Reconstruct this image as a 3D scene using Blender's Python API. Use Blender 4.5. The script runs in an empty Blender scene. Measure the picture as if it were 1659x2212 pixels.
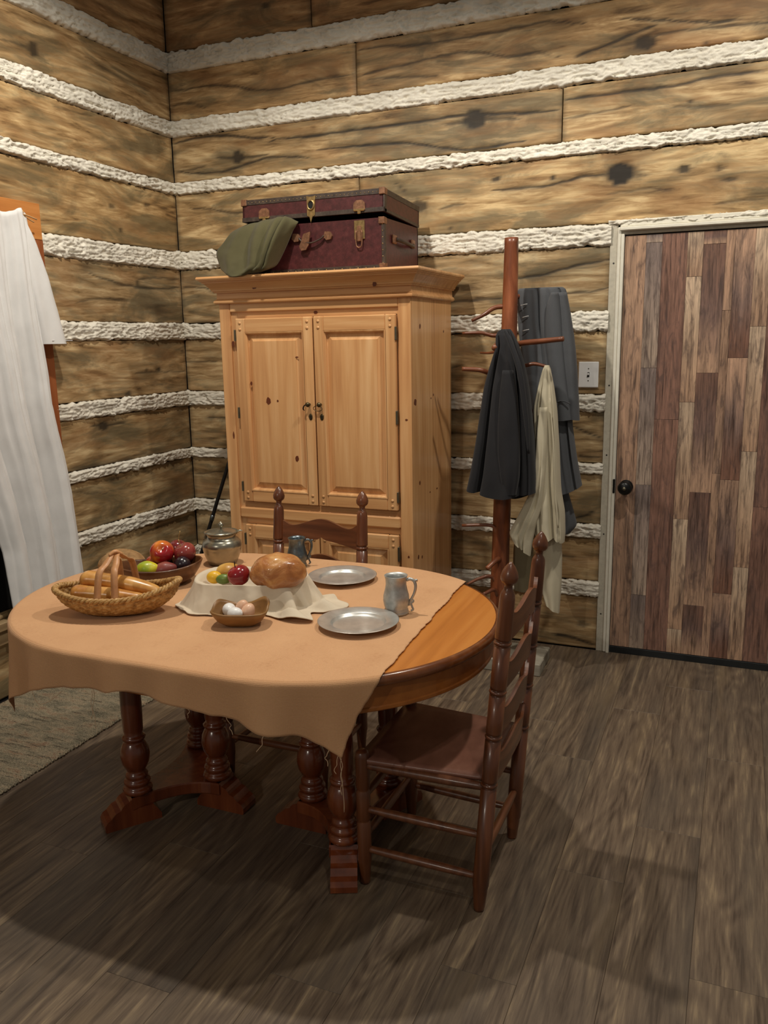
import bpy, bmesh, math, random
import numpy as np
from mathutils import Vector, Matrix
random.seed(7); rng = np.random.default_rng(7)
S = bpy.context.scene
COL = S.collection

# ------------------------------------------------------------------ camera
IW, IH, FPX = 1659.0, 2212.0, 1805.1
YAW, PITCH, ROLL = -0.3999, -0.2037, -0.0179
CAM = np.array([3.0353, -4.2001, 1.5982])
def _rot():
    cy, sy = math.cos(YAW), math.sin(YAW)
    f = np.array([sy*math.cos(PITCH), cy*math.cos(PITCH), math.sin(PITCH)])
    r = np.array([cy, -sy, 0.0]); u = np.cross(r, f); c, s = math.cos(ROLL), math.sin(ROLL)
    return c*r+s*u, -s*r+c*u, f
RR, UU, FF = _rot()
cd = bpy.data.cameras.new('camera'); cam = bpy.data.objects.new('camera', cd); COL.objects.link(cam)
cd.sensor_fit = 'HORIZONTAL'; cd.sensor_width = 36.0; cd.lens = 36.0*FPX/IW; cd.clip_start = 0.05
m = Matrix.Identity(4)
for i in range(3):
    m[i][0], m[i][1], m[i][2], m[i][3] = RR[i], UU[i], -FF[i], CAM[i]
cam.matrix_world = m
S.camera = cam
def ray(u, v): return FF + RR*(u-IW/2)/FPX - UU*(v-IH/2)/FPX
def pl(ax, val, u, v):
    d = ray(u, v); return CAM + d*((val-CAM[ax])/d[ax])
def px(x, u, v): return pl(0, x, u, v)
def py(y, u, v): return pl(1, y, u, v)
def pz(z, u, v): return pl(2, z, u, v)

# ------------------------------------------------------------------ world, light, exposure
w = bpy.data.worlds.new('world'); S.world = w; w.use_nodes = True
w.node_tree.nodes['Background'].inputs[0].default_value = (1.0, 0.93, 0.82, 1)
w.node_tree.nodes['Background'].inputs[1].default_value = 0.13
S.view_settings.view_transform = 'Standard'; S.view_settings.look = 'None'
S.view_settings.gamma = 1.0; S.view_settings.use_curve_mapping = False
S.view_settings.exposure = 0.16
LAMPZ = 3.62
LAMPS = [(1.30, -1.80, LAMPZ, 150, 154), (3.10, -1.45, LAMPZ, 104, 154), (3.40, -3.45, LAMPZ, 34, 150), (1.00, -8.6, 4.0, 175, 170)]
for (x, y, lz_, e, ang) in LAMPS:
    ld = bpy.data.lights.new('ceiling_spot', 'SPOT'); ld.energy = e; ld.color = (1.0, 0.925, 0.80)
    ld.spot_size = math.radians(ang); ld.spot_blend = 0.42; ld.shadow_soft_size = 0.05
    lo = bpy.data.objects.new('ceiling_spot', ld); lo.location = (x, y, lz_); COL.objects.link(lo)

# ------------------------------------------------------------------ helpers: noise
def _hash(ix, iy, seed):
    h = (ix.astype(np.int64)*374761393 + iy.astype(np.int64)*668265263 + seed*1442695041) & 0xffffffff
    h = ((h ^ (h >> 13))*1274126177) & 0xffffffff
    return ((h ^ (h >> 16)) & 0xffff)/65535.0
def vnoise(x, y, seed=0):
    x = np.asarray(x, float); y = np.asarray(y, float)
    ix, iy = np.floor(x), np.floor(y); fx, fy = x-ix, y-iy
    fx = fx*fx*(3-2*fx); fy = fy*fy*(3-2*fy)
    a, b = _hash(ix, iy, seed), _hash(ix+1, iy, seed); c, d = _hash(ix, iy+1, seed), _hash(ix+1, iy+1, seed)
    return (a*(1-fx)+b*fx)*(1-fy)+(c*(1-fx)+d*fx)*fy-0.5
def fbm(x, y, seed=0, o=4):
    r = 0; a = 1.0
    for i in range(o):
        r = r + a*vnoise(x*2**i, y*2**i, seed+i*17); a *= 0.5
    return r

# ------------------------------------------------------------------ helpers: objects
WO = {}
def wloc(o): return WO.get(o.name, Vector((0, 0, 0)))
def tag(o, label=None, cat=None, group=None, kind=None):
    if label: o['label'] = label
    if cat: o['category'] = cat
    if group: o['group'] = group
    if kind: o['kind'] = kind
    return o
def thing(name, label, cat, loc, group=None, kind=None):
    o = bpy.data.objects.new(name, None); COL.objects.link(o); o.location = loc
    o.empty_display_size = 0.05; WO[o.name] = Vector(loc)
    return tag(o, label, cat, group, kind)
def mk(name, verts, faces, mat, parent=None, smooth=False, col=None):
    V = np.asarray(verts, float).reshape(-1, 3)
    lo, hi = V.min(0), V.max(0); org = Vector(((lo[0]+hi[0])/2, (lo[1]+hi[1])/2, lo[2]))
    me = bpy.data.meshes.new(name)
    me.from_pydata((V-np.array(org)).tolist(), [], [tuple(int(i) for i in f) for f in faces]); me.update()
    if smooth: me.shade_smooth()
    if mat is not None: me.materials.append(M[mat] if isinstance(mat, str) else mat)
    o = bpy.data.objects.new(name, me); COL.objects.link(o); WO[o.name] = org
    if parent is not None: o.parent = parent; o.location = org-wloc(parent)
    else: o.location = org
    if col: o.color = (*col, 1)
    return o
def bm_fin(name, bm, mat, parent=None, smooth=False, col=None):
    bm.verts.index_update()
    vs = [tuple(v.co) for v in bm.verts]; fs = [[v.index for v in f.verts] for f in bm.faces]
    bm.free(); return mk(name, vs, fs, mat, parent, smooth, col)
def boxbm(bm, x0, x1, y0, y1, z0, z1, bev=0.0, mat4=None, seg=1):
    vs = [bm.verts.new(p) for p in ((x0,y0,z0),(x1,y0,z0),(x1,y1,z0),(x0,y1,z0),(x0,y0,z1),(x1,y0,z1),(x1,y1,z1),(x0,y1,z1))]
    fs = [bm.faces.new([vs[i] for i in q]) for q in ((3,2,1,0),(4,5,6,7),(0,1,5,4),(1,2,6,5),(2,3,7,6),(3,0,4,7))]
    geo = vs
    if bev > 0:
        es = list({e for f in fs for e in f.edges})
        r = bmesh.ops.bevel(bm, geom=es, offset=bev, segments=seg, affect='EDGES', profile=0.5)
        geo = list({v for f in r['faces'] for v in f.verts} | {v for v in vs if v.is_valid})
    if mat4 is not None: bmesh.ops.transform(bm, matrix=mat4, verts=geo)
def box(name, x0, x1, y0, y1, z0, z1, mat, parent=None, bev=0.002, mat4=None, col=None, seg=1):
    bm = bmesh.new(); boxbm(bm, min(x0,x1), max(x0,x1), min(y0,y1), max(y0,y1), min(z0,z1), max(z0,z1), bev, mat4, seg)
    return bm_fin(name, bm, mat, parent, False, col)
def ringfaces(n, m, closed=True, cap0=False, cap1=False):
    f = []
    for i in range(n-1):
        for j in range(m if closed else m-1):
            k = (j+1) % m
            f.append((i*m+j, i*m+k, (i+1)*m+k, (i+1)*m+j))
    if cap0: f.append(tuple(range(m-1, -1, -1)))
    if cap1: f.append(tuple((n-1)*m+j for j in range(m)))
    return f
def lathe(name, prof, mat, parent, loc, seg=28, mat3=None, sx=1, sy=1, smooth=True):
    a = np.linspace(0, 2*math.pi, seg, endpoint=False); V = []
    for r, z in prof:
        r = max(r, 1e-4); V.append(np.stack([r*sx*np.cos(a), r*sy*np.sin(a), np.full(seg, z)], 1))
    V = np.concatenate(V)
    if mat3 is not None: V = V @ np.array(mat3).T
    V = V+np.array(loc)
    o = mk(name, V, ringfaces(len(prof), seg, True, True, True), mat, parent, smooth)
    return o
def cr(P, n):
    """Catmull-Rom resample of control points to n points"""
    P = np.asarray(P, float); k = len(P)
    if k < 3: 
        t = np.linspace(0, 1, n)[:, None]; return P[0]*(1-t)+P[-1]*t
    Q = np.vstack([2*P[0]-P[1], P, 2*P[-1]-P[-2]]); out = []
    for t in np.linspace(0, k-1, n):
        i = min(int(t), k-2); f = t-i; a, b, c, d = Q[i], Q[i+1], Q[i+2], Q[i+3]
        out.append(0.5*((2*b)+(-a+c)*f+(2*a-5*b+4*c-d)*f*f+(-a+3*b-3*c+d)*f**3))
    return np.array(out)
def tube(name, pts, rad, mat, parent=None, seg=8, n=None, closed=False, flat=None, smooth=True):
    P = np.asarray(pts, float)
    rad = np.full(len(P), rad, float) if np.isscalar(rad) else np.asarray(rad, float)
    if n and not closed:
        R = np.interp(np.linspace(0, 1, n), np.linspace(0, 1, len(P)), rad); P = cr(P, n); rad = R
    T = np.gradient(P, axis=0) if not closed else (np.roll(P, -1, 0)-np.roll(P, 1, 0))
    T /= np.linalg.norm(T, axis=1)[:, None]+1e-12
    up = np.array([0, 0, 1.0]) if abs(T[0][2]) < 0.9 else np.array([1.0, 0, 0])
    Nn = up-T[0]*(up@T[0]); Nn /= np.linalg.norm(Nn); V = []
    a = np.linspace(0, 2*math.pi, seg, endpoint=False)
    for i in range(len(P)):
        Nn = Nn-T[i]*(Nn@T[i]); Nn /= np.linalg.norm(Nn)+1e-12; B = np.cross(T[i], Nn)
        fl = flat if flat else 1.0
        V.append(P[i]+rad[i]*(np.cos(a)[:, None]*Nn*fl+np.sin(a)[:, None]*B))
    n_ = len(P); V = np.concatenate(V); F = ringfaces(n_, seg, True, not closed, not closed)
    if closed:
        for j in range(seg):
            k = (j+1) % seg; F.append(((n_-1)*seg+j, (n_-1)*seg+k, k, j))
    return mk(name, V, F, mat, parent, smooth)
def grid(name, P, mat, parent=None, smooth=True, thick=0, col=None, closeu=False):
    P = np.asarray(P, float); n, m_ = P.shape[:2]
    o = mk(name, P.reshape(-1, 3), ringfaces(n, m_, closeu), mat, parent, smooth, col)
    if thick:
        md = o.modifiers.new('solid', 'SOLIDIFY'); md.thickness = thick; md.offset = 0
    return o
def bez(P, n, m_):
    """control grid (r,c,3) -> dense grid through points"""
    P = np.asarray(P, float)
    A = np.stack([cr(P[:, j], n) for j in range(P.shape[1])], 1)
    return np.stack([cr(A[i], m_) for i in range(n)], 0)
def disc(name, c, nrm, rx, ry, mat, parent, up=(0, 0, 1), seg=14, h=0.0006, jit=0.0):
    nrm = np.array(nrm, float); nrm /= np.linalg.norm(nrm); up = np.array(up, float)
    up = up-nrm*(up@nrm); up /= np.linalg.norm(up); rt = np.cross(up, nrm)
    a = np.linspace(0, 2*math.pi, seg, endpoint=False); k = 1+jit*(rng.random(seg)-0.5)
    ring = np.array(c)+(rx*k*np.cos(a))[:, None]*rt+(ry*k*np.sin(a))[:, None]*up
    V = np.concatenate([ring-nrm*0.001, ring*1.0+nrm*h]); return mk(name, V, ringfaces(2, seg, True, True, True), mat, parent)

# ------------------------------------------------------------------ materials
M = {}
def srgb(r, g, b):
    f = lambda c: (c/255/12.92) if c/255 <= 0.04045 else ((c/255+0.055)/1.055)**2.4
    return (f(r), f(g), f(b), 1)
class NT:
    def __init__(s, name):
        s.m = bpy.data.materials.new(name); s.m.use_nodes = True; s.t = s.m.node_tree; s.n = s.t.nodes
        s.b = s.n['Principled BSDF']; M[name] = s.m
    def new(s, t, **k):
        o = s.n.new(t)
        for a, b in k.items(): setattr(o, a, b)
        return o
    def L(s, a, b): s.t.links.new(a, b)
    def noise(s, vec, scale, detail=5, rough=0.55, dist=0.0):
        o = s.new('ShaderNodeTexNoise'); o.inputs['Scale'].default_value = scale; o.inputs['Detail'].default_value = detail
        o.inputs['Roughness'].default_value = rough; o.inputs['Distortion'].default_value = dist; s.L(vec, o.inputs['Vector']); return o.outputs['Fac']
    def contour(s, vec, scale, k, dist=0.3):
        n = s.noise(vec, scale, 1.5, 0.45, dist)
        return s.math('ADD', s.math('MULTIPLY', s.math('SINE', s.math('MULTIPLY', n, k)), 0.5), 0.5)
    def ramp(s, fac, stops):
        o = s.new('ShaderNodeValToRGB'); e = o.color_ramp.elements
        while len(e) < len(stops): e.new(0.5)
        for i, (p, c) in enumerate(stops): e[i].position = p; e[i].color = c if len(c) == 4 else (*c, 1)
        s.L(fac, o.inputs['Fac']); return o.outputs['Color']
    def mix(s, fac, a, b, mode='MIX'):
        o = s.new('ShaderNodeMix', data_type='RGBA', blend_type=mode)
        for sock, v in ((o.inputs[0], fac), (o.inputs[6], a), (o.inputs[7], b)):
            if hasattr(v, 'is_linked') or isinstance(v, bpy.types.NodeSocket): s.L(v, sock)
            else: sock.default_value = v
        return o.outputs[2]
    def math(s, op, a, b=0.0, c=None):
        o = s.new('ShaderNodeMath', operation=op)
        for i, v in enumerate((a, b) if c is None else (a, b, c)):
            if isinstance(v, bpy.types.NodeSocket): s.L(v, o.inputs[i])
            else: o.inputs[i].default_value = v
        return o.outputs[0]
    def coords(s, scale=(1, 1, 1), rnd=7.0, kind='Object'):
        tc = s.new('ShaderNodeTexCoord'); oi = s.new('ShaderNodeObjectInfo')
        mp = s.new('ShaderNodeMapping'); mp.inputs['Scale'].default_value = scale
        ad = s.new('ShaderNodeVectorMath', operation='ADD'); sc = s.math('MULTIPLY', oi.outputs['Random'], rnd)
        s.L(tc.outputs[kind], ad.inputs[0]); s.L(sc, ad.inputs[1]); s.L(ad.outputs[0], mp.inputs['Vector']); s.oi = oi; s.tc = tc
        return mp.outputs['Vector']
    def bump(s, h, strength=0.3, dist=0.01):
        o = s.new('ShaderNodeBump'); o.inputs['Strength'].default_value = strength; o.inputs['Distance'].default_value = dist
        s.L(h, o.inputs['Height']); s.L(o.outputs['Normal'], s.b.inputs['Normal']); return o
    def base(s, c): 
        if isinstance(c, bpy.types.NodeSocket): s.L(c, s.b.inputs['Base Color'])
        else: s.b.inputs['Base Color'].default_value = c
    def set(s, **k):
        nm = {'rough': 'Roughness', 'metal': 'Metallic', 'spec': 'Specular IOR Level', 'coat': 'Coat Weight', 'coatr': 'Coat Roughness', 'sheen': 'Sheen Weight', 'trans': 'Transmission Weight', 'sss': 'Subsurface Weight'}
        for a, v in k.items(): s.b.inputs[nm[a]].default_value = v

def wood(name, dark, mid, light, axis='Z', grain=60, st=0.06, rough=0.4, bump=0.08, coat=0.0, vary=0.25, tint=False, contrast=(0.3, 0.5, 0.7)):
    t = NT(name); sc = {'X': (st, 1, 1), 'Y': (1, st, 1), 'Z': (1, 1, st)}[axis]
    v = t.coords(sc); n1 = t.noise(v, grain, 6, 0.6, 0.4); n2 = t.noise(v, grain*0.18, 3, 0.5, 1.2)
    f = t.math('ADD', t.math('ADD', t.math('MULTIPLY', n1, 0.45), t.math('MULTIPLY', n2, 0.45)), t.math('MULTIPLY', t.contour(v, grain*0.10, 70.0), 0.10))
    c = t.ramp(f, [(contrast[0], dark), (contrast[1], mid), (contrast[2], light)])
    hs = t.new('ShaderNodeHueSaturation'); t.L(c, hs.inputs['Color'])
    t.L(t.math('ADD', t.math('MULTIPLY', t.oi.outputs['Random'], vary), 1-vary/2), hs.inputs['Value']); c = hs.outputs['Color']
    if tint: c = t.mix(1.0, c, t.oi.outputs['Color'], 'MULTIPLY')
    t.base(c); t.set(rough=rough, coat=coat, coatr=0.15); t.bump(n1, bump, 0.004); return t
def plain(name, c, rough=0.5, metal=0.0, nz=0.12, scale=40, bump=0.05, **k):
    t = NT(name); v = t.coords(); n = t.noise(v, scale, 4)
    d = tuple(x*(1-nz) for x in c[:3])+(1,); l = tuple(min(1, x*(1+nz)) for x in c[:3])+(1,)
    t.base(t.ramp(n, [(0.3, d), (0.7, l)])); t.set(rough=rough, metal=metal, **k)
    if bump: t.bump(n, bump, 0.003)
    return t
def fabric(name, c, nz=0.15, thread=900, bump=0.35, rough=0.95, sheen=0.1, big=6):
    t = NT(name); v = t.coords()
    n = t.noise(v, thread, 2); g = t.noise(v, big, 4)
    d = tuple(x*(1-nz) for x in c[:3])+(1,); l = tuple(min(1, x*(1+nz)) for x in c[:3])+(1,)
    t.base(t.mix(0.45, t.ramp(g, [(0.3, d), (0.7, l)]), t.ramp(n, [(0.3, d), (0.7, l)])))
    t.set(rough=rough, sheen=sheen, spec=0.15); t.bump(n, bump, 0.001); return t

# painted log boards: grain along the local X (back wall) or Y (left wall); 'mark' attribute holds drawn cracks, knots and soft dark smears
def logmat(name, axis):
    t = NT(name); sc = (0.09, 1, 1) if axis == 'X' else (1, 0.09, 1)
    sb = (0.30, 1, 1) if axis == 'X' else (1, 0.30, 1)
    v = t.coords(tuple(1.0 if q == 1 else 0.13 for q in sc)); mp = t.new('ShaderNodeMapping'); mp.inputs['Scale'].default_value = sb
    ad = t.new('ShaderNodeVectorMath', operation='ADD'); t.L(t.tc.outputs['Object'], ad.inputs[0]); t.L(t.math('MULTIPLY', t.oi.outputs['Random'], 31.0), ad.inputs[1]); t.L(ad.outputs[0], mp.inputs['Vector'])
    vb = mp.outputs['Vector']
    n1 = t.noise(v, 55, 7, 0.62, 0.8); n2 = t.noise(v, 14, 4, 0.55, 1.6); n3 = t.noise(vb, 7.5, 5, 0.6, 0.9); n4 = t.noise(vb, 11, 3, 0.5, 0.3)
    cn = t.contour(vb, 3.2, 60.0, 0.5)
    f = t.math('ADD', t.math('ADD', t.math('MULTIPLY', n1, 0.45), t.math('MULTIPLY', n2, 0.49)), t.math('MULTIPLY', cn, 0.06))
    c = t.ramp(f, [(0.35, srgb(104, 79, 47)), (0.44, srgb(154, 123, 79)), (0.52, srgb(184, 152, 105)), (0.61, srgb(218, 190, 142))])
    g = t.ramp(t.math('ADD', t.math('MULTIPLY', n3, 0.7), t.math('MULTIPLY', n1, 0.3)), [(0.465, (0, 0, 0, 1)), (0.59, (1, 1, 1, 1))])
    c = t.mix(t.math('MULTIPLY', g, 0.78), c, srgb(98, 88, 64))
    br = t.ramp(n4, [(0.52, (0, 0, 0, 1)), (0.72, (1, 1, 1, 1))])
    c = t.mix(t.math('MULTIPLY', br, 0.5), c, srgb(150, 104, 56))
    at = t.new('ShaderNodeAttribute', attribute_name='mark')
    c = t.mix(at.outputs['Fac'], c, srgb(36, 30, 24))
    c = t.mix(1.0, c, t.oi.outputs['Color'], 'MULTIPLY')
    hs = t.new('ShaderNodeHueSaturation'); hs.inputs['Saturation'].default_value = 0.93; t.L(c, hs.inputs['Color'])
    t.base(hs.outputs['Color']); t.set(rough=0.62, spec=0.35); t.bump(n1, 0.12, 0.004)
logmat('log_x', 'X'); logmat('log_y', 'Y')

t = NT('chink'); v = t.coords((1, 1, 1)); n = t.noise(v, 130, 5, 0.6, 0.6); n2 = t.noise(v, 9, 3)
t.base(t.ramp(n2, [(0.3, srgb(214, 208, 194)), (0.7, srgb(238, 233, 220))])); t.set(rough=0.6, spec=0.4); t.bump(n, 0.5, 0.004)

# floor planks: streaky brown vinyl, grain along Y
t = NT('floor'); v = t.coords((1, 0.06, 1), 23.0); n1 = t.noise(v, 120, 6, 0.65, 0.4); n2 = t.noise(v, 26, 4, 0.55, 1.2)
v2 = t.coords((1, 0.15, 1), 41.0); ct = t.contour(v2, 5.0, 95.0, 0.6); n3 = t.noise(v2, 5, 3); n4 = t.noise(v2, 9, 3)
f = t.math('ADD', t.math('ADD', t.math('MULTIPLY', n1, 0.46), t.math('MULTIPLY', n2, 0.46)), t.math('MULTIPLY', ct, 0.075))
c = t.ramp(f, [(0.36, srgb(74, 61, 50)), (0.46, srgb(100, 85, 71)), (0.55, srgb(116, 100, 83)), (0.66, srgb(148, 129, 103))])
c = t.mix(t.math('MULTIPLY', t.ramp(n3, [(0.46, (0, 0, 0, 1)), (0.68, (1, 1, 1, 1))]), 0.5), c, srgb(78, 72, 66))
c = t.mix(t.math('MULTIPLY', t.ramp(n4, [(0.56, (0, 0, 0, 1)), (0.72, (1, 1, 1, 1))]), 0.35), c, srgb(136, 116, 88))
hs = t.new('ShaderNodeHueSaturation'); t.L(c, hs.inputs['Color']); t.L(t.math('ADD', t.math('MULTIPLY', t.oi.outputs['Random'], 0.14), 0.93), hs.inputs['Value'])
t.base(hs.outputs['Color']); t.set(rough=0.44, spec=0.38); t.bump(n1, 0.06, 0.003)

wood('pine', srgb(186, 130, 82), srgb(213, 161, 108), srgb(231, 187, 136), 'Z', 45, 0.05, 0.38, 0.04, 0.15, 0.10)
wood('pine_x', srgb(186, 130, 82), srgb(213, 161, 108), srgb(231, 187, 136), 'X', 45, 0.05, 0.38, 0.04, 0.15, 0.10)
wood('chair_wood', srgb(66, 33, 17), srgb(96, 52, 28), srgb(124, 72, 40), 'Z', 50, 0.08, 0.33, 0.05, 0.35, 0.12)
wood('chair_wood_x', srgb(70, 37, 21), srgb(104, 60, 35), srgb(132, 82, 52), 'X', 50, 0.08, 0.38, 0.05, 0.25, 0.12)
wood('table_top', srgb(166, 98, 38), srgb(193, 121, 53), srgb(208, 139, 68), 'Y', 30, 0.05, 0.30, 0.02, 0.3, 0.05)
wood('table_edge', srgb(86, 44, 20), srgb(112, 62, 30), srgb(132, 78, 40), 'X', 40, 0.1, 0.26, 0.02, 0.4, 0.05)
wood('table_apron', srgb(132, 72, 24), srgb(158, 92, 34), srgb(174, 106, 44), 'X', 30, 0.08, 0.34, 0.03, 0.3, 0.05)
wood('table_leg', srgb(88, 40, 18), srgb(116, 56, 28), srgb(140, 76, 40), 'Z', 40, 0.1, 0.24, 0.03, 0.5, 0.08)
wood('seat_leather', srgb(112, 72, 58), srgb(132, 88, 72), srgb(150, 106, 88), 'X', 30, 0.5, 0.42, 0.05, 0.1, 0.05)
wood('branch', srgb(74, 36, 20), srgb(128, 70, 42), srgb(172, 104, 68), 'Z', 34, 0.22, 0.36, 0.35, 0.25, 0.15)
wood('branch_x', srgb(74, 36, 20), srgb(116, 64, 38), srgb(156, 96, 64), 'X', 26, 0.25, 0.42, 0.12, 0.2, 0.15)
wood('grey_board', srgb(118, 112, 98), srgb(150, 144, 130), srgb(178, 172, 158), 'X', 40, 0.08, 0.7, 0.15, 0, 0.15)
wood('casing', srgb(166, 100, 46), srgb(196, 128, 66), srgb(214, 150, 86), 'Y', 35, 0.06, 0.45, 0.04, 0.1, 0.1)
wood('casing_z', srgb(120, 62, 34), srgb(146, 82, 46), srgb(166, 100, 60), 'Z', 35, 0.06, 0.45, 0.04, 0.1, 0.1)
wood('sill', srgb(120, 96, 66), srgb(156, 130, 94), srgb(184, 160, 122), 'Y', 35, 0.06, 0.6, 0.08, 0, 0.1)
wood('bowl_dark', srgb(66, 38, 20), srgb(92, 56, 30), srgb(118, 78, 46), 'X', 40, 0.15, 0.34, 0.05, 0.2, 0.1)
wood('bowl_egg', srgb(94, 62, 28), srgb(130, 92, 48), srgb(160, 120, 70), 'X', 22, 0.5, 0.42, 0.08, 0.1, 0.1)
plain('knot', srgb(104, 50, 24), 0.45, bump=0.0, scale=90)
plain('white_trim', srgb(224, 220, 206), 0.45, nz=0.06, scale=30)
plain('grey_trim', srgb(188, 182, 166), 0.55, nz=0.10, scale=60, bump=0.15)
plain('black', srgb(16, 17, 19), 0.5, nz=0.1)
plain('black_iron', srgb(17, 17, 17), 0.32, nz=0.2, metal=0.3)
plain('black_rubber', srgb(20, 24, 26), 0.6)
plain('switch_plate', srgb(232, 232, 232), 0.35, nz=0.02, bump=0)
plain('dark_slot', srgb(40, 38, 36), 0.6, bump=0)
plain('brass_dark', srgb(92, 82, 60), 0.32, 0.9, nz=0.3)
plain('hinge', srgb(110, 104, 88), 0.45, 0.85, nz=0.2)
plain('copper', srgb(140, 102, 78), 0.45, 0.6, nz=0.35, scale=80)
plain('brass', srgb(176, 150, 104), 0.34, 0.85, nz=0.3, scale=80)
plain('pewter', srgb(205, 204, 200), 0.36, 0.72, nz=0.14, scale=26, bump=0.03)
plain('pewter_dull', srgb(186, 188, 186), 0.42, 0.7, nz=0.2, scale=50, bump=0.08)
plain('pewter_dark', srgb(112, 122, 128), 0.30, 0.9, nz=0.3, scale=40, bump=0.05)
plain('pewter_pot', srgb(158, 155, 140), 0.27, 0.85, nz=0.25, scale=24, bump=0.03)
t = NT('trunk'); v = t.coords(); n = t.noise(v, 40, 7, 0.7); n2 = t.noise(v, 160, 5, 0.7)
c = t.ramp(n, [(0.35, srgb(58, 24, 26)), (0.6, srgb(80, 36, 38)), (0.75, srgb(96, 54, 50))])
c = t.mix(t.ramp(n2, [(0.66, (0, 0, 0, 1)), (0.74, (1, 1, 1, 1))]), c, srgb(130, 96, 86)); t.base(c); t.set(rough=0.42); t.bump(n2, 0.12, 0.003)
t = NT('trunk_edge'); v = t.coords(); n = t.noise(v, 40, 7, 0.7)
t.base(t.ramp(n, [(0.35, srgb(44, 34, 30)), (0.6, srgb(70, 58, 50)), (0.75, srgb(104, 90, 76))])); t.set(rough=0.5); t.bump(n, 0.2, 0.003)
fabric('olive', srgb(84, 80, 56), 0.18, 500, 0.5)
fabric('navy', srgb(44, 44, 47), 0.16, 500, 0.5)
fabric('grey_wool', srgb(86, 88, 92), 0.16, 500, 0.5)
fabric('khaki', srgb(198, 189, 165), 0.10, 700, 0.25)
fabric('khaki_shaded', srgb(140, 130, 104), 0.12, 700, 0.25)  # darker khaki copy: shade on the rear trouser leg put into colour
fabric('lining', srgb(84, 34, 36), 0.1, 700, 0.2)
fabric('white_cloth', srgb(226, 226, 226), 0.06, 800, 0.2, big=14)
fabric('linen', srgb(212, 198, 176), 0.07, 900, 0.25, big=18)
fabric('twine', srgb(196, 158, 112), 0.15, 400, 0.4)
fabric('thread', srgb(200, 170, 138), 0.1, 400, 0.2)
# table cloth with cross weave
t = NT('tablecloth'); v = t.coords((1, 1, 1), 0.0)
wx = t.new('ShaderNodeTexWave'); wx.bands_direction = 'X'; wx.inputs['Scale'].default_value = 95; wx.inputs['Distortion'].default_value = 1.5; t.L(v, wx.inputs['Vector'])
wz = t.new('ShaderNodeTexWave'); wz.bands_direction = 'Z'; wz.inputs['Scale'].default_value = 95; wz.inputs['Distortion'].default_value = 2.5; t.L(v, wz.inputs['Vector'])
n = t.noise(v, 300, 3); g = t.noise(v, 5, 3); h = t.math('ADD', t.math('ADD', t.math('MULTIPLY', wx.outputs['Fac'], 0.3), t.math('MULTIPLY', wz.outputs['Fac'], 0.45)), t.math('MULTIPLY', n, 0.6))
t.base(t.mix(0.35, t.ramp(g, [(0.3, srgb(194, 146, 106)), (0.7, srgb(208, 162, 120))]), t.ramp(h, [(0.3, srgb(172, 124, 86)), (0.8, srgb(216, 172, 130))])))
t.set(rough=0.95, spec=0.1, sheen=0.1); t.bump(h, 0.35, 0.0015)
# straw / wicker
t = NT('wicker'); v = t.coords((1, 1, 1)); n = t.noise(v, 60, 6, 0.7); n2 = t.noise(v, 220, 3)
t.base(t.ramp(n, [(0.32, srgb(120, 84, 40)), (0.5, srgb(178, 136, 78)), (0.68, srgb(214, 178, 120))])); t.set(rough=0.55); t.bump(n2, 0.3, 0.002)
plain('handle_band', srgb(196, 142, 96), 0.45, nz=0.12, scale=60)
t = NT('bread_stick'); v = t.coords(); n = t.noise(v, 14, 5); 
t.base(t.ramp(n, [(0.32, srgb(168, 104, 42)), (0.5, srgb(205, 147, 74)), (0.7, srgb(226, 178, 108))])); t.set(rough=0.33, coat=0.3, coatr=0.2); t.bump(n, 0.1, 0.01)
t = NT('bread_round'); v = t.coords(); n = t.noise(v, 16, 6, 0.6, 0.8)
t.base(t.ramp(n, [(0.3, srgb(136, 78, 34)), (0.5, srgb(176, 114, 62)), (0.66, srgb(208, 154, 96)), (0.8, srgb(226, 184, 124))])); t.set(rough=0.28, coat=0.5, coatr=0.12); t.bump(n, 0.5, 0.012)
t = NT('bread_brown'); v = t.coords(); n = t.noise(v, 22, 6, 0.65, 0.6)
t.base(t.ramp(n, [(0.3, srgb(112, 80, 46)), (0.5, srgb(160, 124, 80)), (0.7, srgb(192, 158, 114))])); t.set(rough=0.8); t.bump(n, 0.4, 0.01)
def fruit(name, a, b, c, scale=9, rough=0.2, coat=0.4):
    t = NT(name); v = t.coords((1, 1, 0.6), 13.0); n = t.noise(v, scale, 4, 0.5)
    t.base(t.ramp(n, [(0.34, a), (0.5, b), (0.68, c)])); t.set(rough=rough, coat=coat, coatr=0.1, spec=0.5)
fruit('apple_red', srgb(112, 14, 24), srgb(146, 26, 34), srgb(176, 52, 44))
fruit('apple_orange', srgb(130, 14, 30), srgb(166, 34, 36), srgb(222, 132, 46), 12)
fruit('apple_dark', srgb(96, 22, 28), srgb(124, 38, 42), srgb(150, 66, 58))
fruit('pear_yellow', srgb(150, 168, 36), srgb(206, 196, 40), srgb(232, 214, 64), 14, 0.4, 0.1)
fruit('pear_red', srgb(108, 40, 40), srgb(136, 62, 54), srgb(160, 92, 70), 14, 0.45, 0.1)
fruit('plum', srgb(26, 16, 24), srgb(40, 26, 34), srgb(58, 36, 44), 10, 0.25, 0.35)
fruit('lemon', srgb(222, 168, 30), srgb(236, 186, 44), srgb(244, 200, 70), 12, 0.4, 0.1)
fruit('lime', srgb(64, 92, 34), srgb(92, 116, 48), srgb(120, 140, 62), 14, 0.4, 0.1)
fruit('squash', srgb(176, 124, 46), srgb(204, 156, 74), srgb(222, 182, 104), 10, 0.4, 0.1)
plain('egg_white', srgb(236, 236, 236), 0.35, nz=0.02, bump=0.02)
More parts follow.
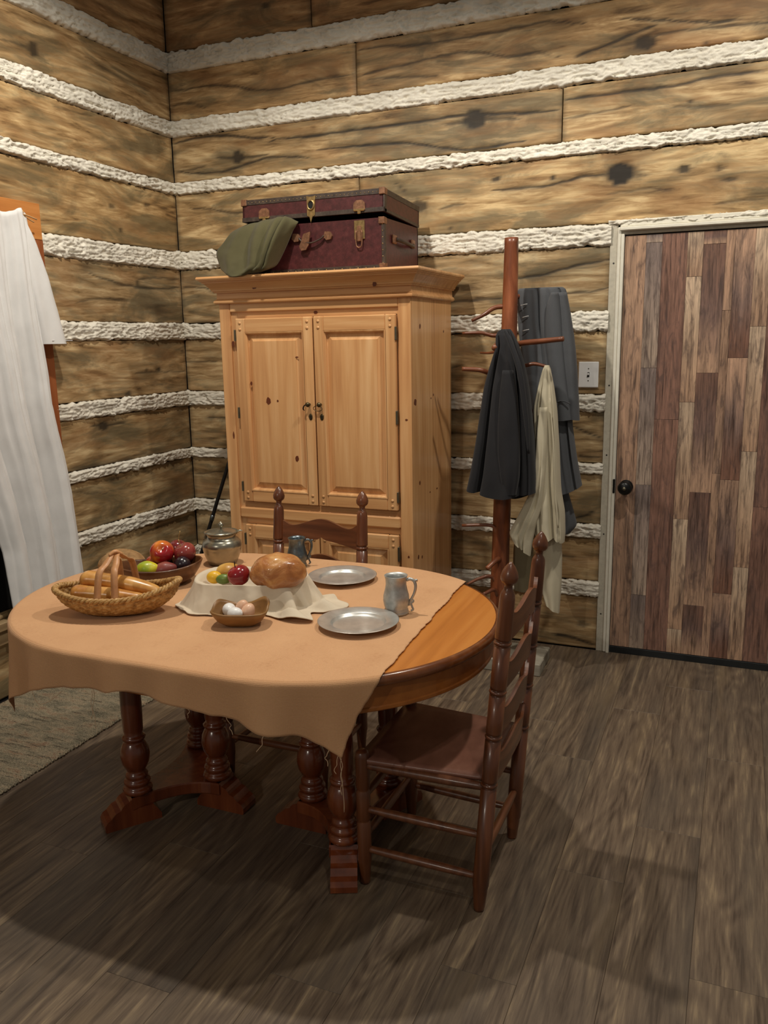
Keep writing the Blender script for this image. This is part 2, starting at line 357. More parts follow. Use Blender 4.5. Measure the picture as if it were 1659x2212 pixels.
plain('egg_tan', srgb(222, 178, 148), 0.35, nz=0.04, bump=0.02)
plain('stem', srgb(170, 140, 88), 0.7)
plain('stem_dark', srgb(60, 40, 26), 0.7)
# rug
t = NT('rug'); v = t.coords((0.35, 1, 1), 0.0); n = t.noise(v, 26, 4, 0.7); n2 = t.noise(t.coords((1, 1, 1), 0), 330, 3); v3 = t.coords((0.12, 1, 1), 0); n3 = t.noise(v3, 60, 3, 0.7)
c = t.ramp(n, [(0.34, srgb(84, 82, 68)), (0.45, srgb(118, 110, 92)), (0.55, srgb(152, 138, 114)), (0.66, srgb(132, 98, 76))])
c = t.mix(t.ramp(n3, [(0.56, (0, 0, 0, 1)), (0.66, (1, 1, 1, 1))]), c, srgb(60, 52, 42)); c = t.mix(0.35, c, t.ramp(n2, [(0.38, srgb(50, 44, 36)), (0.62, srgb(196, 184, 160))]))
t.base(c); t.set(rough=0.95, spec=0.1); t.bump(n2, 0.4, 0.003)
t = NT('glass_dark'); t.base((0.008, 0.009, 0.010, 1)); t.set(rough=0.12, spec=0.5)
# door skin planks (printed wood look, colour runs along each plank: Generated Z)
def doormat(name, top, mid, bot, grain=110):
    t = NT(name); v = t.coords((1, 1, 0.06)); n1 = t.noise(v, grain, 6, 0.65, 0.8); n2 = t.noise(v, 16, 4, 0.6, 2.0)
    v2 = t.coords((1, 1, 0.22), 19.0); n3 = t.noise(v2, 26, 5, 0.65, 1.6)
    sp = t.new('ShaderNodeSeparateXYZ'); t.L(t.tc.outputs['Generated'], sp.inputs[0])
    f = t.math('ADD', sp.outputs['Z'], t.math('MULTIPLY', t.math('SUBTRACT', n2, 0.5), 0.7))
    c = t.ramp(f, [(0.1, bot), (0.5, mid), (0.9, top)])
    dk = t.ramp(t.math('ADD', t.math('MULTIPLY', n1, 0.6), t.math('MULTIPLY', n2, 0.4)), [(0.37, (0.26, 0.23, 0.23, 1)), (0.50, (0.86, 0.86, 0.86, 1)), (0.64, (1.3, 1.25, 1.2, 1))])
    c = t.mix(1.0, c, dk, 'MULTIPLY'); c = t.mix(t.math('MULTIPLY', t.ramp(n3, [(0.50, (0, 0, 0, 1)), (0.66, (1, 1, 1, 1))]), 0.62), c, srgb(82, 62, 58))
    hs = t.new('ShaderNodeHueSaturation'); hs.inputs['Saturation'].default_value = 0.80; t.L(c, hs.inputs['Color'])
    t.base(hs.outputs['Color']); t.set(rough=0.5, spec=0.35); t.bump(n1, 0.08, 0.002)
doormat('skin_tan', srgb(178, 134, 98), srgb(170, 126, 92), srgb(172, 130, 98))
doormat('skin_grey', srgb(132, 112, 104), srgb(156, 132, 116), srgb(172, 146, 124))
doormat('skin_rust', srgb(144, 96, 72), srgb(128, 84, 64), srgb(140, 94, 72))
doormat('skin_beige', srgb(198, 166, 132), srgb(186, 148, 112), srgb(180, 136, 98))
doormat('skin_brown', srgb(124, 84, 64), srgb(124, 92, 80), srgb(182, 138, 102))
doormat('skin_brown_up', srgb(180, 136, 102), srgb(128, 98, 86), srgb(132, 84, 58))

# ------------------------------------------------------------------ setting: floor
fl = box('floor', -0.12, 5.2, -6.2, 0.12, -0.06, -0.0035, 'black', None, 0); tag(fl, 'dark brown wood-look plank floor', None, None, 'structure')
PW, PL = 0.2, 1.22
proto = {}
def plank_mesh(L):
    k = round(L, 3)
    if k in proto: return proto[k]
    bm = bmesh.new(); boxbm(bm, -PW/2+0.0003, PW/2-0.0003, -L/2+0.0003, L/2-0.0003, -0.004, 0, 0.0007)
    me = bpy.data.meshes.new('floor_plank'); bm.to_mesh(me); bm.free(); me.materials.append(M['floor']); proto[k] = me; return me
# first seam seen on the floor, per column, from the photograph
ends = {0: -1.185, 1: -0.68, 2: -1.912}
ncol = 0
for i in range(-13, 14):
    xc = 2.515+i*PW
    if xc < -0.05 or xc > 5.1: continue
    e0 = {0: -1.185, 1: -0.675, 2: -0.35, -1: -0.9, 3: -1.0}.get(i, -((i*0.437) % 1.0)*PL)
    if i == 1: e0 = -0.675
    y1 = 0.02; cuts = [e0-k*PL for k in range(-1, 7)]
    cuts = [c for c in cuts if -6.1 < c < 0.0]
    ys = [0.0]+cuts+[-6.1]
    for a, b in zip(ys[:-1], ys[1:]):
        if a-b < 0.05: continue
        o = bpy.data.objects.new('floor_plank', plank_mesh(a-b)); COL.objects.link(o); o.parent = fl
        o.location = Vector((xc, (a+b)/2, 0))-WO[fl.name]

# ------------------------------------------------------------------ setting: log walls
CH = [(3.066, 3.175), (2.731, 2.821), (2.426, 2.491), (2.011, 2.115), (1.617, 1.712), (1.231, 1.318), (0.92, 0.978), (0.59, 0.667), (0.281, 0.369)]
WTOP = 3.62
LOGS = [(CH[0][1], WTOP)]+[(CH[i+1][1], CH[i][0]) for i in range(8)]+[(0.0, CH[8][0])]
# drawn cracks: (wall, strength, half-width px, polyline px) ; knots and soft dark smears: (wall, strength, rx, ry, u, v)
CR = [
 ('b', .8, 2.2, [(368,200),(420,190),(470,184),(520,188),(560,195),(610,190),(660,178),(700,168),(766,162)]),
 ('b', .6, 2.5, [(366,236),(385,226),(410,222),(440,232)]),
 ('b', .8, 2.4, [(772,108),(830,100),(905,95),(980,85),(1080,67),(1180,47),(1265,52)]),
 ('b', .8, 2.4, [(772,165),(830,150),(930,125),(1005,112),(1070,118),(1110,122),(1155,112),(1202,122)]),
 ('b', .9, 2.6, [(1235,125),(1305,98),(1380,67),(1420,52)]), ('b', .9, 2.2, [(1350,40),(1450,44),(1545,47),(1600,40)]),
 ('b', .8, 2.2, [(1400,76),(1455,68),(1555,57),(1659,47)]), ('b', .7, 2.0, [(1330,98),(1395,90)]),
 ('b', .7, 2.0, [(790,170),(880,166),(940,163)]),
 ('b', .9, 2.6, [(375,312),(395,305),(420,298),(450,294),(490,293),(540,297),(590,297)]),
 ('b', .95, 2.8, [(585,306),(600,300),(660,295),(740,284),(830,272),(905,262),(1005,247),(1055,245),(1130,244),(1212,237)]),
 ('b', .9, 2.4, [(378,372),(440,374),(490,368),(530,355),(570,342),(610,338),(668,340)]), ('b', .7, 2.2, [(376,371),(420,365),(445,356)]),
 ('b', .95, 2.6, [(690,322),(760,316),(830,310),(880,309),(930,315),(980,322),(1030,322),(1080,313),(1130,305)]),
 ('b', .7, 3.2, [(960,268),(1000,264),(1060,256),(1120,257)]), ('b', .8, 2.4, [(462,340),(500,340),(580,335)]),
 ('b', .9, 2.6, [(1220,215),(1330,200),(1455,185),(1530,167),(1600,158),(1659,150)]), ('b', .7, 2.4, [(1220,257),(1280,245),(1355,230)]),
 ('b', .6, 2.2, [(1450,230),(1530,229),(1580,226)]),
 ('b', .9, 2.8, [(1062,410),(1130,406),(1190,400),(1255,382),(1315,377)]), ('b', .7, 2.6, [(1370,375),(1395,377)]),
 ('b', .6, 2.6, [(1315,417),(1360,412),(1405,407),(1460,410)]), ('b', .7, 2.4, [(950,452),(975,444),(1000,442)]),
 ('b', .8, 2.0, [(410,450),(450,452),(500,459),(530,458)]), ('b', .7, 2.4, [(855,398),(880,416)]),
 ('b', .6, 2.2, [(1545,441),(1600,432),(1650,430)]),
 ('b', .9, 2.6, [(1120,602),(1180,592),(1230,577),(1316,560)]), ('b', .8, 2.2, [(966,653),(1030,648),(1090,643)]), ('b', .8, 2.2, [(1228,634),(1280,629),(1316,621)]),
 ('b', .8, 2.0, [(393,621),(440,622),(470,637)]), ('b', .7, 2.0, [(966,797),(998,790)]),
 ('b', .9, 2.4, [(1235,922),(1268,934),(1300,947)]), ('b', .8, 2.2, [(966,935),(1020,938),(1040,940)]), ('b', .8, 2.2, [(1248,985),(1295,988)]),
 ('b', .9, 2.6, [(1240,1120),(1268,1112),(1290,1097)]), ('b', .6, 2.0, [(966,1040),(1000,1042)]),
 ('b', .9, 3.0, [(1195,1368),(1241,1379),(1285,1394)]), ('b', .6, 2.0, [(1205,1200),(1240,1205)]),
 ('b', .7, 2.0, [(398,782),(470,780)]), ('b', .8, 1.8, [(446,902),(490,904)]),('b', .7, 2.0, [(420,1024),(480,1018)]),
 ('l', .8, 2.2, [(194,590),(249,610),(294,619),(343,624),(389,621)]), ('l', .7, 2.0, [(300,604),(340,600),(388,604)]), ('l', .6, 2.2, [(167,653),(220,645),(280,650)]),
 ('l', .7, 2.0, [(290,806),(330,804),(400,802)]), ('l', .8, 2.2, [(195,921),(224,918),(275,914)]), ('l', .6, 3.4, [(150,1012),(230,1003),(300,985),(350,980)]),
 ('l', .7, 2.0, [(300,1010),(335,1025)]), ('l', .6, 2.2, [(150,1062),(230,1066)]), ('l', .6, 2.4, [(0,85),(40,95),(72,105)]),
 ('l', .5, 2.4, [(180,120),(250,160),(330,200)]), ('l', .5, 2.2, [(120,230),(200,252)]), ('l', .6, 2.4, [(300,1158),(350,1135),(420,1110)]),
]
KN = [('b', .9, 18, 13, 1395, 90), ('b', .95, 24, 20, 1025, 257), ('b', .9, 15, 14, 512, 339), ('b', .8, 5, 4, 1495, 219), ('b', 1, 28, 21, 1340, 374),
 ('b', .9, 7, 6, 1071, 387), ('b', .9, 4, 4, 1194, 384), ('b', .9, 13, 8, 1475, 365), ('b', .7, 7, 6, 1557, 362), ('b', .8, 12, 5, 1575, 387), ('b', .8, 20, 12, 905, 445),
 ('b', .6, 12, 8, 1259, 1348), ('b', .7, 10, 6, 572, 12), ('b', .5, 8, 5, 430, 640), ('b', .7, 4, 4, 975, 493), ('b', .5, 4, 4, 520, 200), ('b', .6, 4, 3, 1525, 92),
 ('l', .8, 12, 14, 72, 105), ('l', .5, 30, 22, 185, 581), ('l', .7, 7, 6, 298, 611), ('l', .6, 6, 7, 242, 445), ('l', .7, 4, 5, 261, 497), ('l', .7, 6, 6, 318, 443),
 ('l', .9, 7, 6, 343, 798), ('l', .7, 6, 4, 319, 800), ('l', .8, 9, 7, 280, 851), ('l', .6, 5, 5, 393, 759), ('l', .85, 15, 10, 224, 920), ('l', .5, 26, 14, 246, 1037),
 ('l', .45, 60, 34, 343, 668), ('l', .5, 50, 20, 260, 1000), ('l', .4, 40, 40, 390, 900), ('l', .4, 30, 40, 380, 1060), ('l', .5, 7, 6, 285, 325), ('l', .6, 10, 6, 268, 738)]
def wcoord(wall, u, v):
    p = py(0, u, v) if wall == 'b' else px(0, u, v)
    return (p[0] if wall == 'b' else -p[1]), p[2]
CRW = [(wl, st, hw*0.0036, np.array([wcoord(wl, *q) for q in cr(pp, max(8, 5*len(pp)))])) for wl, st, hw, pp in CR]
KNW = [(wl, st, rx*0.0024, ry*0.0024, *wcoord(wl, u, v)) for wl, st, rx, ry, u, v in KN]
def marks(wall, s, z):
    mk_ = np.zeros_like(s); mn, mx, zn, zx = s.min(), s.max(), z.min(), z.max()
    for wl, st, hw, pts in CRW:
        if wl != wall or pts[:, 0].max() < mn or pts[:, 0].min() > mx or pts[:, 1].max() < zn-0.02 or pts[:, 1].min() > zx+0.02: continue
        o = np.argsort(pts[:, 0]); ps = pts[o]
        zz = np.interp(s, ps[:, 0], ps[:, 1]); L = ps[-1, 0]-ps[0, 0]
        q = np.clip((s-ps[0, 0])/L, 0, 1); taper = np.clip(np.minimum(q, 1-q)*7+0.25, 0, 1)
        inside = (s >= ps[0, 0]-0.01) & (s <= ps[-1, 0]+0.01)
        wob = vnoise(s*25, s*0+st*50, 3)*0.006
        d = np.abs(z-zz-wob); wd = hw*(1.0+0.5*vnoise(s*14, s*0, 9))*taper
        core = np.clip(1.35-d/np.maximum(wd, 1e-4), 0, 1); halo = 0.35*np.exp(-(d/(hw*3.2))**2)*taper
        mk_ = np.maximum(mk_, np.where(inside, np.maximum(core, halo)*st, 0))
    for wl, st, rx, ry, s0, z0 in KNW:
        if wl != wall: continue
        ds, dz = (s-s0)/rx, (z-z0)/ry; r = np.sqrt(ds*ds+dz*dz)*(1+0.25*vnoise(s*60, z*60, 5))
        k = np.clip((1.2-r)/0.35, 0, 1) if st > 0.55 else np.clip(1.2-r, 0, 1)
        tail = 0.75*np.exp(-(dz/0.28)**2)*np.clip(1.9-np.abs(ds)*0.9, 0, 1) if st > 0.8 else 0
        k = np.maximum(np.maximum(k, tail), 0.38*np.exp(-(r/1.9)**2))
        mk_ = np.maximum(mk_, k*st)
    return mk_
def wallmesh(name, wall, s0, s1, z0, z1, mat, parent, col, seed, ds=0.022, dz=0.0065):
    """one log board: front face relief, folded back at its four edges"""
    ns = max(3, int((s1-s0)/ds)); nz = max(4, int((z1-z0)/dz))
    s, z = np.meshgrid(np.concatenate([[s0, s0+0.0015], np.linspace(s0+0.004, s1-0.004, ns), [s1-0.0015, s1]]), np.linspace(z0, z1, nz)); ns += 4
    mkk = marks(wall, s, z)
    e = np.minimum(np.minimum(np.where(s0 < 0.01, 9.0, s-s0), s1-s), np.minimum(z-z0, z1-z)); edge = np.clip(1-e/0.005, 0, 1)
    d = 0.004*fbm(s*1.3, z*6, seed, 3)-0.004*mkk-0.004*edge**2-0.002
    fold = (e <= 1e-6)
    d = np.where(fold, -0.035, d)
    mkk = np.maximum(mkk, 0.55*np.clip(1-np.minimum(s-s0, s1-s)/0.012, 0, 1))
    V = np.stack([s, -d, z], -1) if wall == 'b' else np.stack([d, -s, z], -1)
    F = ringfaces(nz, ns, False)
    if wall == 'l': F = [f[::-1] for f in F]
    o = mk(name, V.reshape(-1, 3), F, mat, parent, True, col)
    a = o.data.attributes.new('mark', 'FLOAT', 'POINT'); a.data.foreach_set('value', mkk.reshape(-1).astype(np.float32))
    return o
def chink(wall, s0, s1, z0, z1, parent, seed, ragl=True, ragr=True):
    ns = max(4, int((s1-s0)/0.0065)); nz = max(8, int((z1-z0+0.012)/0.0045))
    s, t_ = np.meshgrid(np.linspace(s0, s1, ns), np.linspace(0, 1, nz))
    top = z1+0.006*fbm(s*6, s*0+seed, seed, 3)+0.018*vnoise(s*48, s*0, seed+3)*(vnoise(s*15, s*0, seed+4)+0.5)+0.005*vnoise(s*150, s*0, seed+8)
    bot = z0+0.006*fbm(s*6, s*0+seed+9, seed+1, 3)-0.018*vnoise(s*48, s*0+4, seed+5)*(vnoise(s*15, s*0+2, seed+6)+0.5)+0.005*vnoise(s*150, s*0, seed+11)
    z = bot+(top-bot)*t_
    prof = np.clip(np.minimum(t_, 1-t_)/0.10, 0, 1)**0.5
    wv = fbm(s*22+3*fbm(s*9, z*30, seed+2, 2), z*75, seed+7, 3)
    rid = 1-np.abs(wv)*3.0
    d = prof*(0.010+0.010*rid+0.006*fbm(s*60, z*120, seed+12, 2))-0.012*(1-prof)
    V = np.stack([s, -d, z], -1) if wall == 'b' else np.stack([d, -s, z], -1)
    F = ringfaces(nz, ns, False)
    if wall == 'l': F = [f[::-1] for f in F]
    return mk('chinking', V.reshape(-1, 3), F, 'chink', parent, True)
def cut(s0, s1, z0, z1, op):
    """rectangle minus opening -> rectangles"""
    if op is None: return [(s0, s1, z0, z1)]
    a0, a1, b0, b1 = op
    if s1 <= a0 or s0 >= a1 or z1 <= b0+0.004 or z0 >= b1-0.004: return [(s0, s1, z0, z1)]
    r = []
    if s0 < a0: r.append((s0, a0, z0, z1))
    if s1 > a1: r.append((a1, s1, z0, z1))
    if z1 > b1+0.01: r.append((max(s0, a0), min(s1, a1), b1, z1))
    if z0 < b0-0.01: r.append((max(s0, a0), min(s1, a1), z0, b0))
    return r
wb = box('wall_back', -0.16, 5.2, 0.036, 0.16, 0, WTOP, 'black', None, 0); tag(wb, 'back wall of painted log boards with white chinking', None, None, 'structure')
wl_ = box('wall_left', -0.16, -0.036, -4.0, 0.036, 0, WTOP, 'black', None, 0); tag(wl_, 'left wall of painted log boards with white chinking', None, None, 'structure')
DOORO = (2.445, 3.47, -1, 2.104); WINO = (1.16, 2.15, 0.40, 2.09)
JB = {0: [0.905], 1: [1.15], 2: [2.2], 3: [1.153], 4: [], 5: [], 6: [], 7: [], 8: [], 9: []}
TB = [(.98,.82,.66), (1.0,.92,.80), (1.0,.98,.92), (1.02,1.0,.92), (.94,.97,1.0), (.98,.98,.95), (.96,.98,.98), (.97,.98,.97), (.97,.97,.95), (1.0,.98,.94)]  # log row tints: paint tone, with the light's warm-to-grey shift put into colour
TL = [(.98,.82,.66), (.94,.88,.78), (1.0,.95,.84), (1.0,.94,.80), (.92,.92,.91), (.96,.93,.88), (.94,.94,.90), (.95,.95,.91), (.90,.93,.93), (.92,.94,.93)]  # left wall rows: own paint tone and painted-in light tint together
for i, (a, b) in enumerate(LOGS):
    xs = [0.0]+JB[i]+[3.75, 5.2]
    for x0, x1 in zip(xs[:-1], xs[1:]):
        for (p, q, r, s) in cut(x0, x1, a-0.004, b+0.004, DOORO):
            k = random.uniform(0.94, 1.04); wallmesh('log', 'b', p+0.001, q-0.001, max(r, 0), s, 'log_x', wb, tuple(c*k for c in TB[i]), 11+i)
    for (p, q, r, s) in cut(0.0, 4.0, a-0.004, b+0.004, WINO):
        k = random.uniform(0.94, 1.04); wallmesh('log', 'l', p+0.002, q-0.002, max(r, 0), s, 'log_y', wl_, tuple(c*k for c in TL[i]), 41+i)
for i, (a, b) in enumerate(CH):
    for (p, q, r, s) in cut(0.0, 5.2, a, b, DOORO):
        if s-r > 0.03: chink('b', p, q, r, s, wb, 100+i*7)
    for (p, q, r, s) in cut(0.0, 4.0, a, b, WINO):
        if s-r > 0.03: chink('l', p, q, r, s, wl_, 200+i*7)

# ------------------------------------------------------------------ door and its trim
tr = box('trim_1', 2.440, 2.474, -0.004, 0.03, 0, 2.11, 'grey_trim', None, 0.001); tag(tr, 'grey-white casing strip left of the door', None, None, 'structure')
box('bead', 2.474, 2.492, -0.016, 0.03, 0, 2.09, 'white_trim', tr, 0.004)
for zz in (0.62, 1.02, 1.36, 1.93, 0.2): disc('nail_hole', (2.459, -0.0042, zz), (0, -1, 0), 0.004, 0.004, 'dark_slot', tr)
tr2 = box('trim_2', 2.492, 2.506, -0.022, 0.03, 0, 2.058, 'white_trim', None, 0.001); tag(tr2, 'white jamb edge beside the door', None, None, 'structure')
tr3 = box('trim_3', 2.484, 3.47, -0.03, 0.03, 2.072, 2.090, 'white_trim', None, 0.004); tag(tr3, 'white header moulding over the door', None, None, 'structure')
box('fascia', 2.484, 3.47, -0.012, 0.03, 2.090, 2.122, 'white_trim', tr3, 0.004); box('soffit', 2.492, 3.47, -0.008, 0.03, 2.056, 2.072, 'grey_trim', tr3, 0.001)
chink('b', 2.43, 3.47, 2.104, 2.124, wb, 391)
tr4 = box('trim_4', 3.40, 3.47, -0.012, 0.03, 0, 2.058, 'white_trim', None, 0.002); tag(tr4, 'white casing strip right of the door', None, None, 'structure')
door = box('door_1', 2.5075, 3.398, 0.002, 0.035, 0.03, 2.052, 'black', None, 0.001); tag(door, 'door clad in reclaimed-look planks in rust, tan and grey', None, None, 'structure')
box('door_sweep', 2.50, 3.40, -0.006, 0.03, 0.0, 0.034, 'black_rubber', door, 0.001)
Z0, Z1 = 0.036, 2.050
cols = [(2.508, 2.603, [], ['skin_tan']), (2.603, 2.675, [2.014, 1.443, 0.879, 0.319], ['skin_grey']), (2.675, 2.785, [1.2], ['skin_rust']),
        (2.785, 2.853, [1.854, 1.283, 0.720, 0.160], ['skin_beige']), (2.853, 2.948, [1.993, 1.419, 0.855, 0.292], ['skin_brown']),
        (2.948, 2.985, [1.7, 0.95], ['skin_tan']), (2.985, 3.069, [1.487, 0.922, 0.365], ['skin_brown_up']), (3.069, 3.136, [1.626, 1.059, 0.503], ['skin_beige']),
        (3.136, 3.246, [0.8], ['skin_rust']), (3.246, 3.32, [1.8, 1.2, 0.6], ['skin_grey']), (3.32, 3.397, [1.5, 0.7], ['skin_tan'])]
for x0, x1, js, ms in cols:
    zs = [Z1]+js+[Z0]
    for a, b in zip(zs[:-1], zs[1:]):
        box('plank', x0+0.0004, x1-0.0004, -0.0015-random.random()*0.0008, 0.01, b+0.0006, a-0.0006, ms[0], door, 0.0005)
kn = lathe('door_knob', [(0.033, 0), (0.033, 0.004), (0.016, 0.008), (0.012, 0.03), (0.018, 0.036), (0.031, 0.046), (0.034, 0.058), (0.031, 0.068), (0.02, 0.075), (0.001, 0.0765)], 'black_iron', door, (2.558, -0.002, 0.868), 28, [[1,0,0],[0,0,-1],[0,1,0]])
lathe('knob_button', [(0.009, 0), (0.009, 0.003), (0.001, 0.004)], 'hinge', kn, (2.558, -0.0775, 0.868), 14, [[1,0,0],[0,0,-1],[0,1,0]])
box('strike_plate', 2.496, 2.507, -0.0255, -0.02, 0.835, 0.905, 'black_iron', tr2, 0.002)
# light switch
sw = thing('light_switch', 'white square toggle light switch on the log wall beside the door', 'light switch', (2.359, 0, 1.348))
box('cover_plate', 2.311, 2.407, -0.010, -0.001, 1.350, 1.474, 'switch_plate', sw, 0.004, seg=2)
box('back_box', 2.306, 2.411, -0.004, 0.0, 1.344, 1.480, 'sill', sw, 0.001)
tg = box('toggle_slot', 2.354, 2.364, -0.0112, -0.008, 1.400, 1.424, 'dark_slot', sw, 0.0005)
box('toggle', 2.3555, 2.3625, -0.020, -0.009, 1.410, 1.420, 'switch_plate', sw, 0.0015)
for zz in (1.383, 1.441): disc('screw', (2.359, -0.0102, zz), (0, -1, 0), 0.003, 0.003, 'hinge', sw)

# ------------------------------------------------------------------ window with casing (left wall)
win = thing('window_1', 'dark window in orange-brown casing behind the white curtain', None, (0, -1.66, 0.34), None, 'structure')
box('pane', -0.034, -0.028, -2.16, -1.15, 0.38, 2.10, 'glass_dark', win, 0)
box('casing_board', -0.002, 0.024, -2.24, -1.076, 2.075, 2.235, 'casing', win, 0.002)
box('casing_board', -0.002, 0.022, -1.17, -1.072, 0.36, 2.075, 'casing_z', win, 0.002)
box('casing_board', -0.002, 0.022, -2.24, -2.14, 0.36, 2.075, 'casing_z', win, 0.002)
box('window_sill', -0.002, 0.045, -2.28, -1.04, 0.335, 0.375, 'sill', win, 0.004)
box('apron_board', -0.002, 0.02, -2.24, -1.072, 0.262, 0.335, 'sill', win, 0.003)
for a, b in ((0.04, 0.2),): pass

# ------------------------------------------------------------------ cloth helpers
def garment(name, lv, plane, off, depth, mat, parent=None, n=44, seg=72, folds=(), hem=None, seed=0, cap=True, noise=0.006, skew=0.0, thick=0.0, creases=()):
    """hanging cloth tube: lv = (v, uL, uR) silhouettes in the picture, all at one distance; depth(t) half-thickness in metres"""
    ax = 1 if plane == 'y' else 0
    L = np.array([pl(ax, off, a, v) for v, a, b in lv]); R = np.array([pl(ax, off, b, v) for v, a, b in lv])
    k = np.linspace(0, len(lv)-1, n); i0 = np.arange(len(lv))
    C = np.stack([np.interp(k, i0, ((L+R)/2)[:, j]) for j in range(3)], 1)
    W = np.interp(k, i0, np.linalg.norm((R-L)[:, :2], axis=1)/2)
    # smooth
    for _ in range(2): C[1:-1] = (C[:-2]+2*C[1:-1]+C[2:])/4; W[1:-1] = (W[:-2]+2*W[1:-1]+W[2:])/4
    th = np.linspace(0, 2*math.pi, seg, endpoint=False); V = np.zeros((n, seg, 3))
    ex = np.array([1.0, 0, 0]) if plane == 'y' else np.array([0, 1.0, 0]); ey = np.array([0, -1.0, 0]) if plane == 'y' else np.array([1.0, 0, 0])
    sgn = 1 if plane == 'y' else -1
    for i in range(n):
        t = i/(n-1); D = depth(t); c, s = np.cos(th), np.sin(th)
        dd = D*np.sign(s)*np.abs(s)**0.8
        for (amp, fr, ph, dr) in folds:
            dd = dd+amp*(0.15+0.85*t)*np.sin(fr*(c*0.5+0.5)*2*math.pi+ph+dr*t)*np.abs(s)**0.5
        for (c0, cw, cd_, ct0, dr) in creases:
            dd = dd-cd_*np.clip((t-ct0)*4, 0, 1)*np.exp(-((c-c0-dr*t)/cw)**2)*(s > 0)*np.abs(s)**0.4
        ww = W[i]*np.sign(c)*np.abs(c)**0.85
        dd = dd+noise*fbm(ww*14+seed, np.full(seg, t*5)+np.sign(s)*3, seed, 3)
        V[i] = C[i]+ww[:, None]*ex+dd[:, None]*ey
        V[i, :, 2] += skew*ww
        if hem is not None: V[i, :, 2] += hem(c, s)*t**3
    o = mk(name, V.reshape(-1, 3), ringfaces(n, seg, True, cap, False), mat, parent, True)
    if thick: md = o.modifiers.new('solid', 'SOLIDIFY'); md.thickness = thick; md.offset = -1
    return o

# white curtain
cur = thing('curtain', 'long white cotton curtain hanging gathered over the left window', 'curtain', (0.06, -1.4, 0.30))
nr, nc = 90, 110
zz = np.linspace(2.172, 0.30, nr)
redge = [(62, 500), (72, 600), (85, 700), (95, 750), (105, 810), (112, 870), (126, 930), (140, 985), (154, 1060), (166, 1140), (181, 1240), (186, 1290)]
RE = np.array([px(0.085, *p) for p in redge]); ry = np.interp(zz, RE[::-1, 2], RE[::-1, 1]); ry = np.where(zz > RE[0, 2], -1.228+(RE[0, 1]+1.228)*(2.172-zz)/(2.172-RE[0, 2]), ry)
ly = np.interp(zz, [0.3, 0.38, 0.70, 1.2, 2.172], [-1.515, -1.518, -1.540, -1.66, -1.80])
P = np.zeros((nr, nc, 3))
for i in range(nr):
    t_ = i/(nr-1); s = np.linspace(0, 1, nc); y = ry[i]+(ly[i]-ry[i])*s
    amp = 0.012+0.046*min(1, t_*1.8)
    sw_ = s+0.03*math.sin(t_*3.0)
    f1 = 1-np.abs(np.sin(math.pi*(2.6*sw_+0.25)))**0.7; f2 = 1-np.abs(np.sin(math.pi*(5.7*sw_+0.6)))**0.9
    x = 0.118-amp*(1.6*f1+0.55*f2*(0.6+0.4*math.cos(t_*5)))+amp*np.sin(2*math.pi*(14*s+0.1))*0.25*(1-t_)**2
    pin = np.clip(s/0.10, 0, 1); x = 0.085+(x-0.085)*pin*pin*(3-2*pin)
    x = x+0.006*fbm(y*9, np.full(nc, zz[i]*4), 5, 3)+0.0016*fbm(y*45, np.full(nc, zz[i]*30), 8, 3)
    P[i] = np.stack([x, y, np.full(nc, zz[i])+0.012*np.sin(s*20)*(i < 3)+0.004*vnoise(s*30, s*0, 2)], 1)
grid('panel', P, 'white_cloth', cur, True, 0.003)
fl2 = garment('side_flap', [(462, 38, 47), (490, 42, 60), (520, 46, 75), (560, 54, 90), (600, 62, 104), (650, 73, 116), (700, 84, 130), (743, 93, 141)], 'x', 0.085, lambda t: 0.010+0.022*t, 'white_cloth', cur, 30, 48, [(0.005, 1.6, 0.5, 1.0)], None, 3)
box('hem_band', 0.112, 0.1135, -1.168, -1.04, 1.618, 1.621, 'white_cloth', cur, 0)
tw = thing('twine_tie', 'short twine knot tying the curtain to the window casing corner', 'twine', tuple(px(0.09, 50, 462)))
a0 = px(0.09, 47, 458)
tube('cord', [px(0.095, 40, 457), px(0.10, 47, 462), px(0.085, 60, 466), px(0.07, 79, 474)], 0.0032, 'twine', tw, 6, 14)
tube('cord', [px(0.10, 47, 462), px(0.08, 60, 472), px(0.07, 73, 480)], 0.003, 'twine', tw, 6, 12)
lathe('knot', [(0.002, -0.008), (0.008, -0.004), (0.009, 0.002), (0.004, 0.008)], 'twine', tw, a0, 10)

# ------------------------------------------------------------------ armoire
AX0, AX1, AYF, AYB = 0.662, 1.668, -0.62, -0.045
ar = thing('armoire', 'tall knotty pine armoire with two panelled doors and moulded cornice', 'armoire', ((AX0+AX1)/2, (AYF+AYB)/2, 0))
AC = 1.80
box('side_panel', AX0, AX0+0.02, AYF+0.02, AYB, 0, AC, 'pine', ar, 0.001); box('side_panel', AX1-0.02, AX1, AYF+0.02, AYB, 0, AC, 'pine', ar, 0.001)
box('back_panel', AX0+0.02, AX1-0.02, AYB-0.01, AYB, 0, AC, 'pine', ar, 0); box('top_panel', AX0, AX1, AYF+0.02, AYB, AC-0.02, AC+0.10, 'pine_x', ar, 0)
box('stile', AX0, 0.722, AYF, AYF+0.022, 0, AC, 'pine', ar, 0.003); box('stile', 1.607, AX1, AYF, AYF+0.022, 0, AC, 'pine', ar, 0.003)
box('rail', 0.722, 1.607, AYF, AYF+0.022, 1.740, AC, 'pine_x', ar, 0.004); box('rail', 0.722, 1.607, AYF-0.004, AYF+0.022, 0.716, 0.776, 'pine_x', ar, 0.009)
box('rail', 0.722, 1.607, AYF, AYF+0.022, 0.0, 0.12, 'pine_x', ar, 0.004)
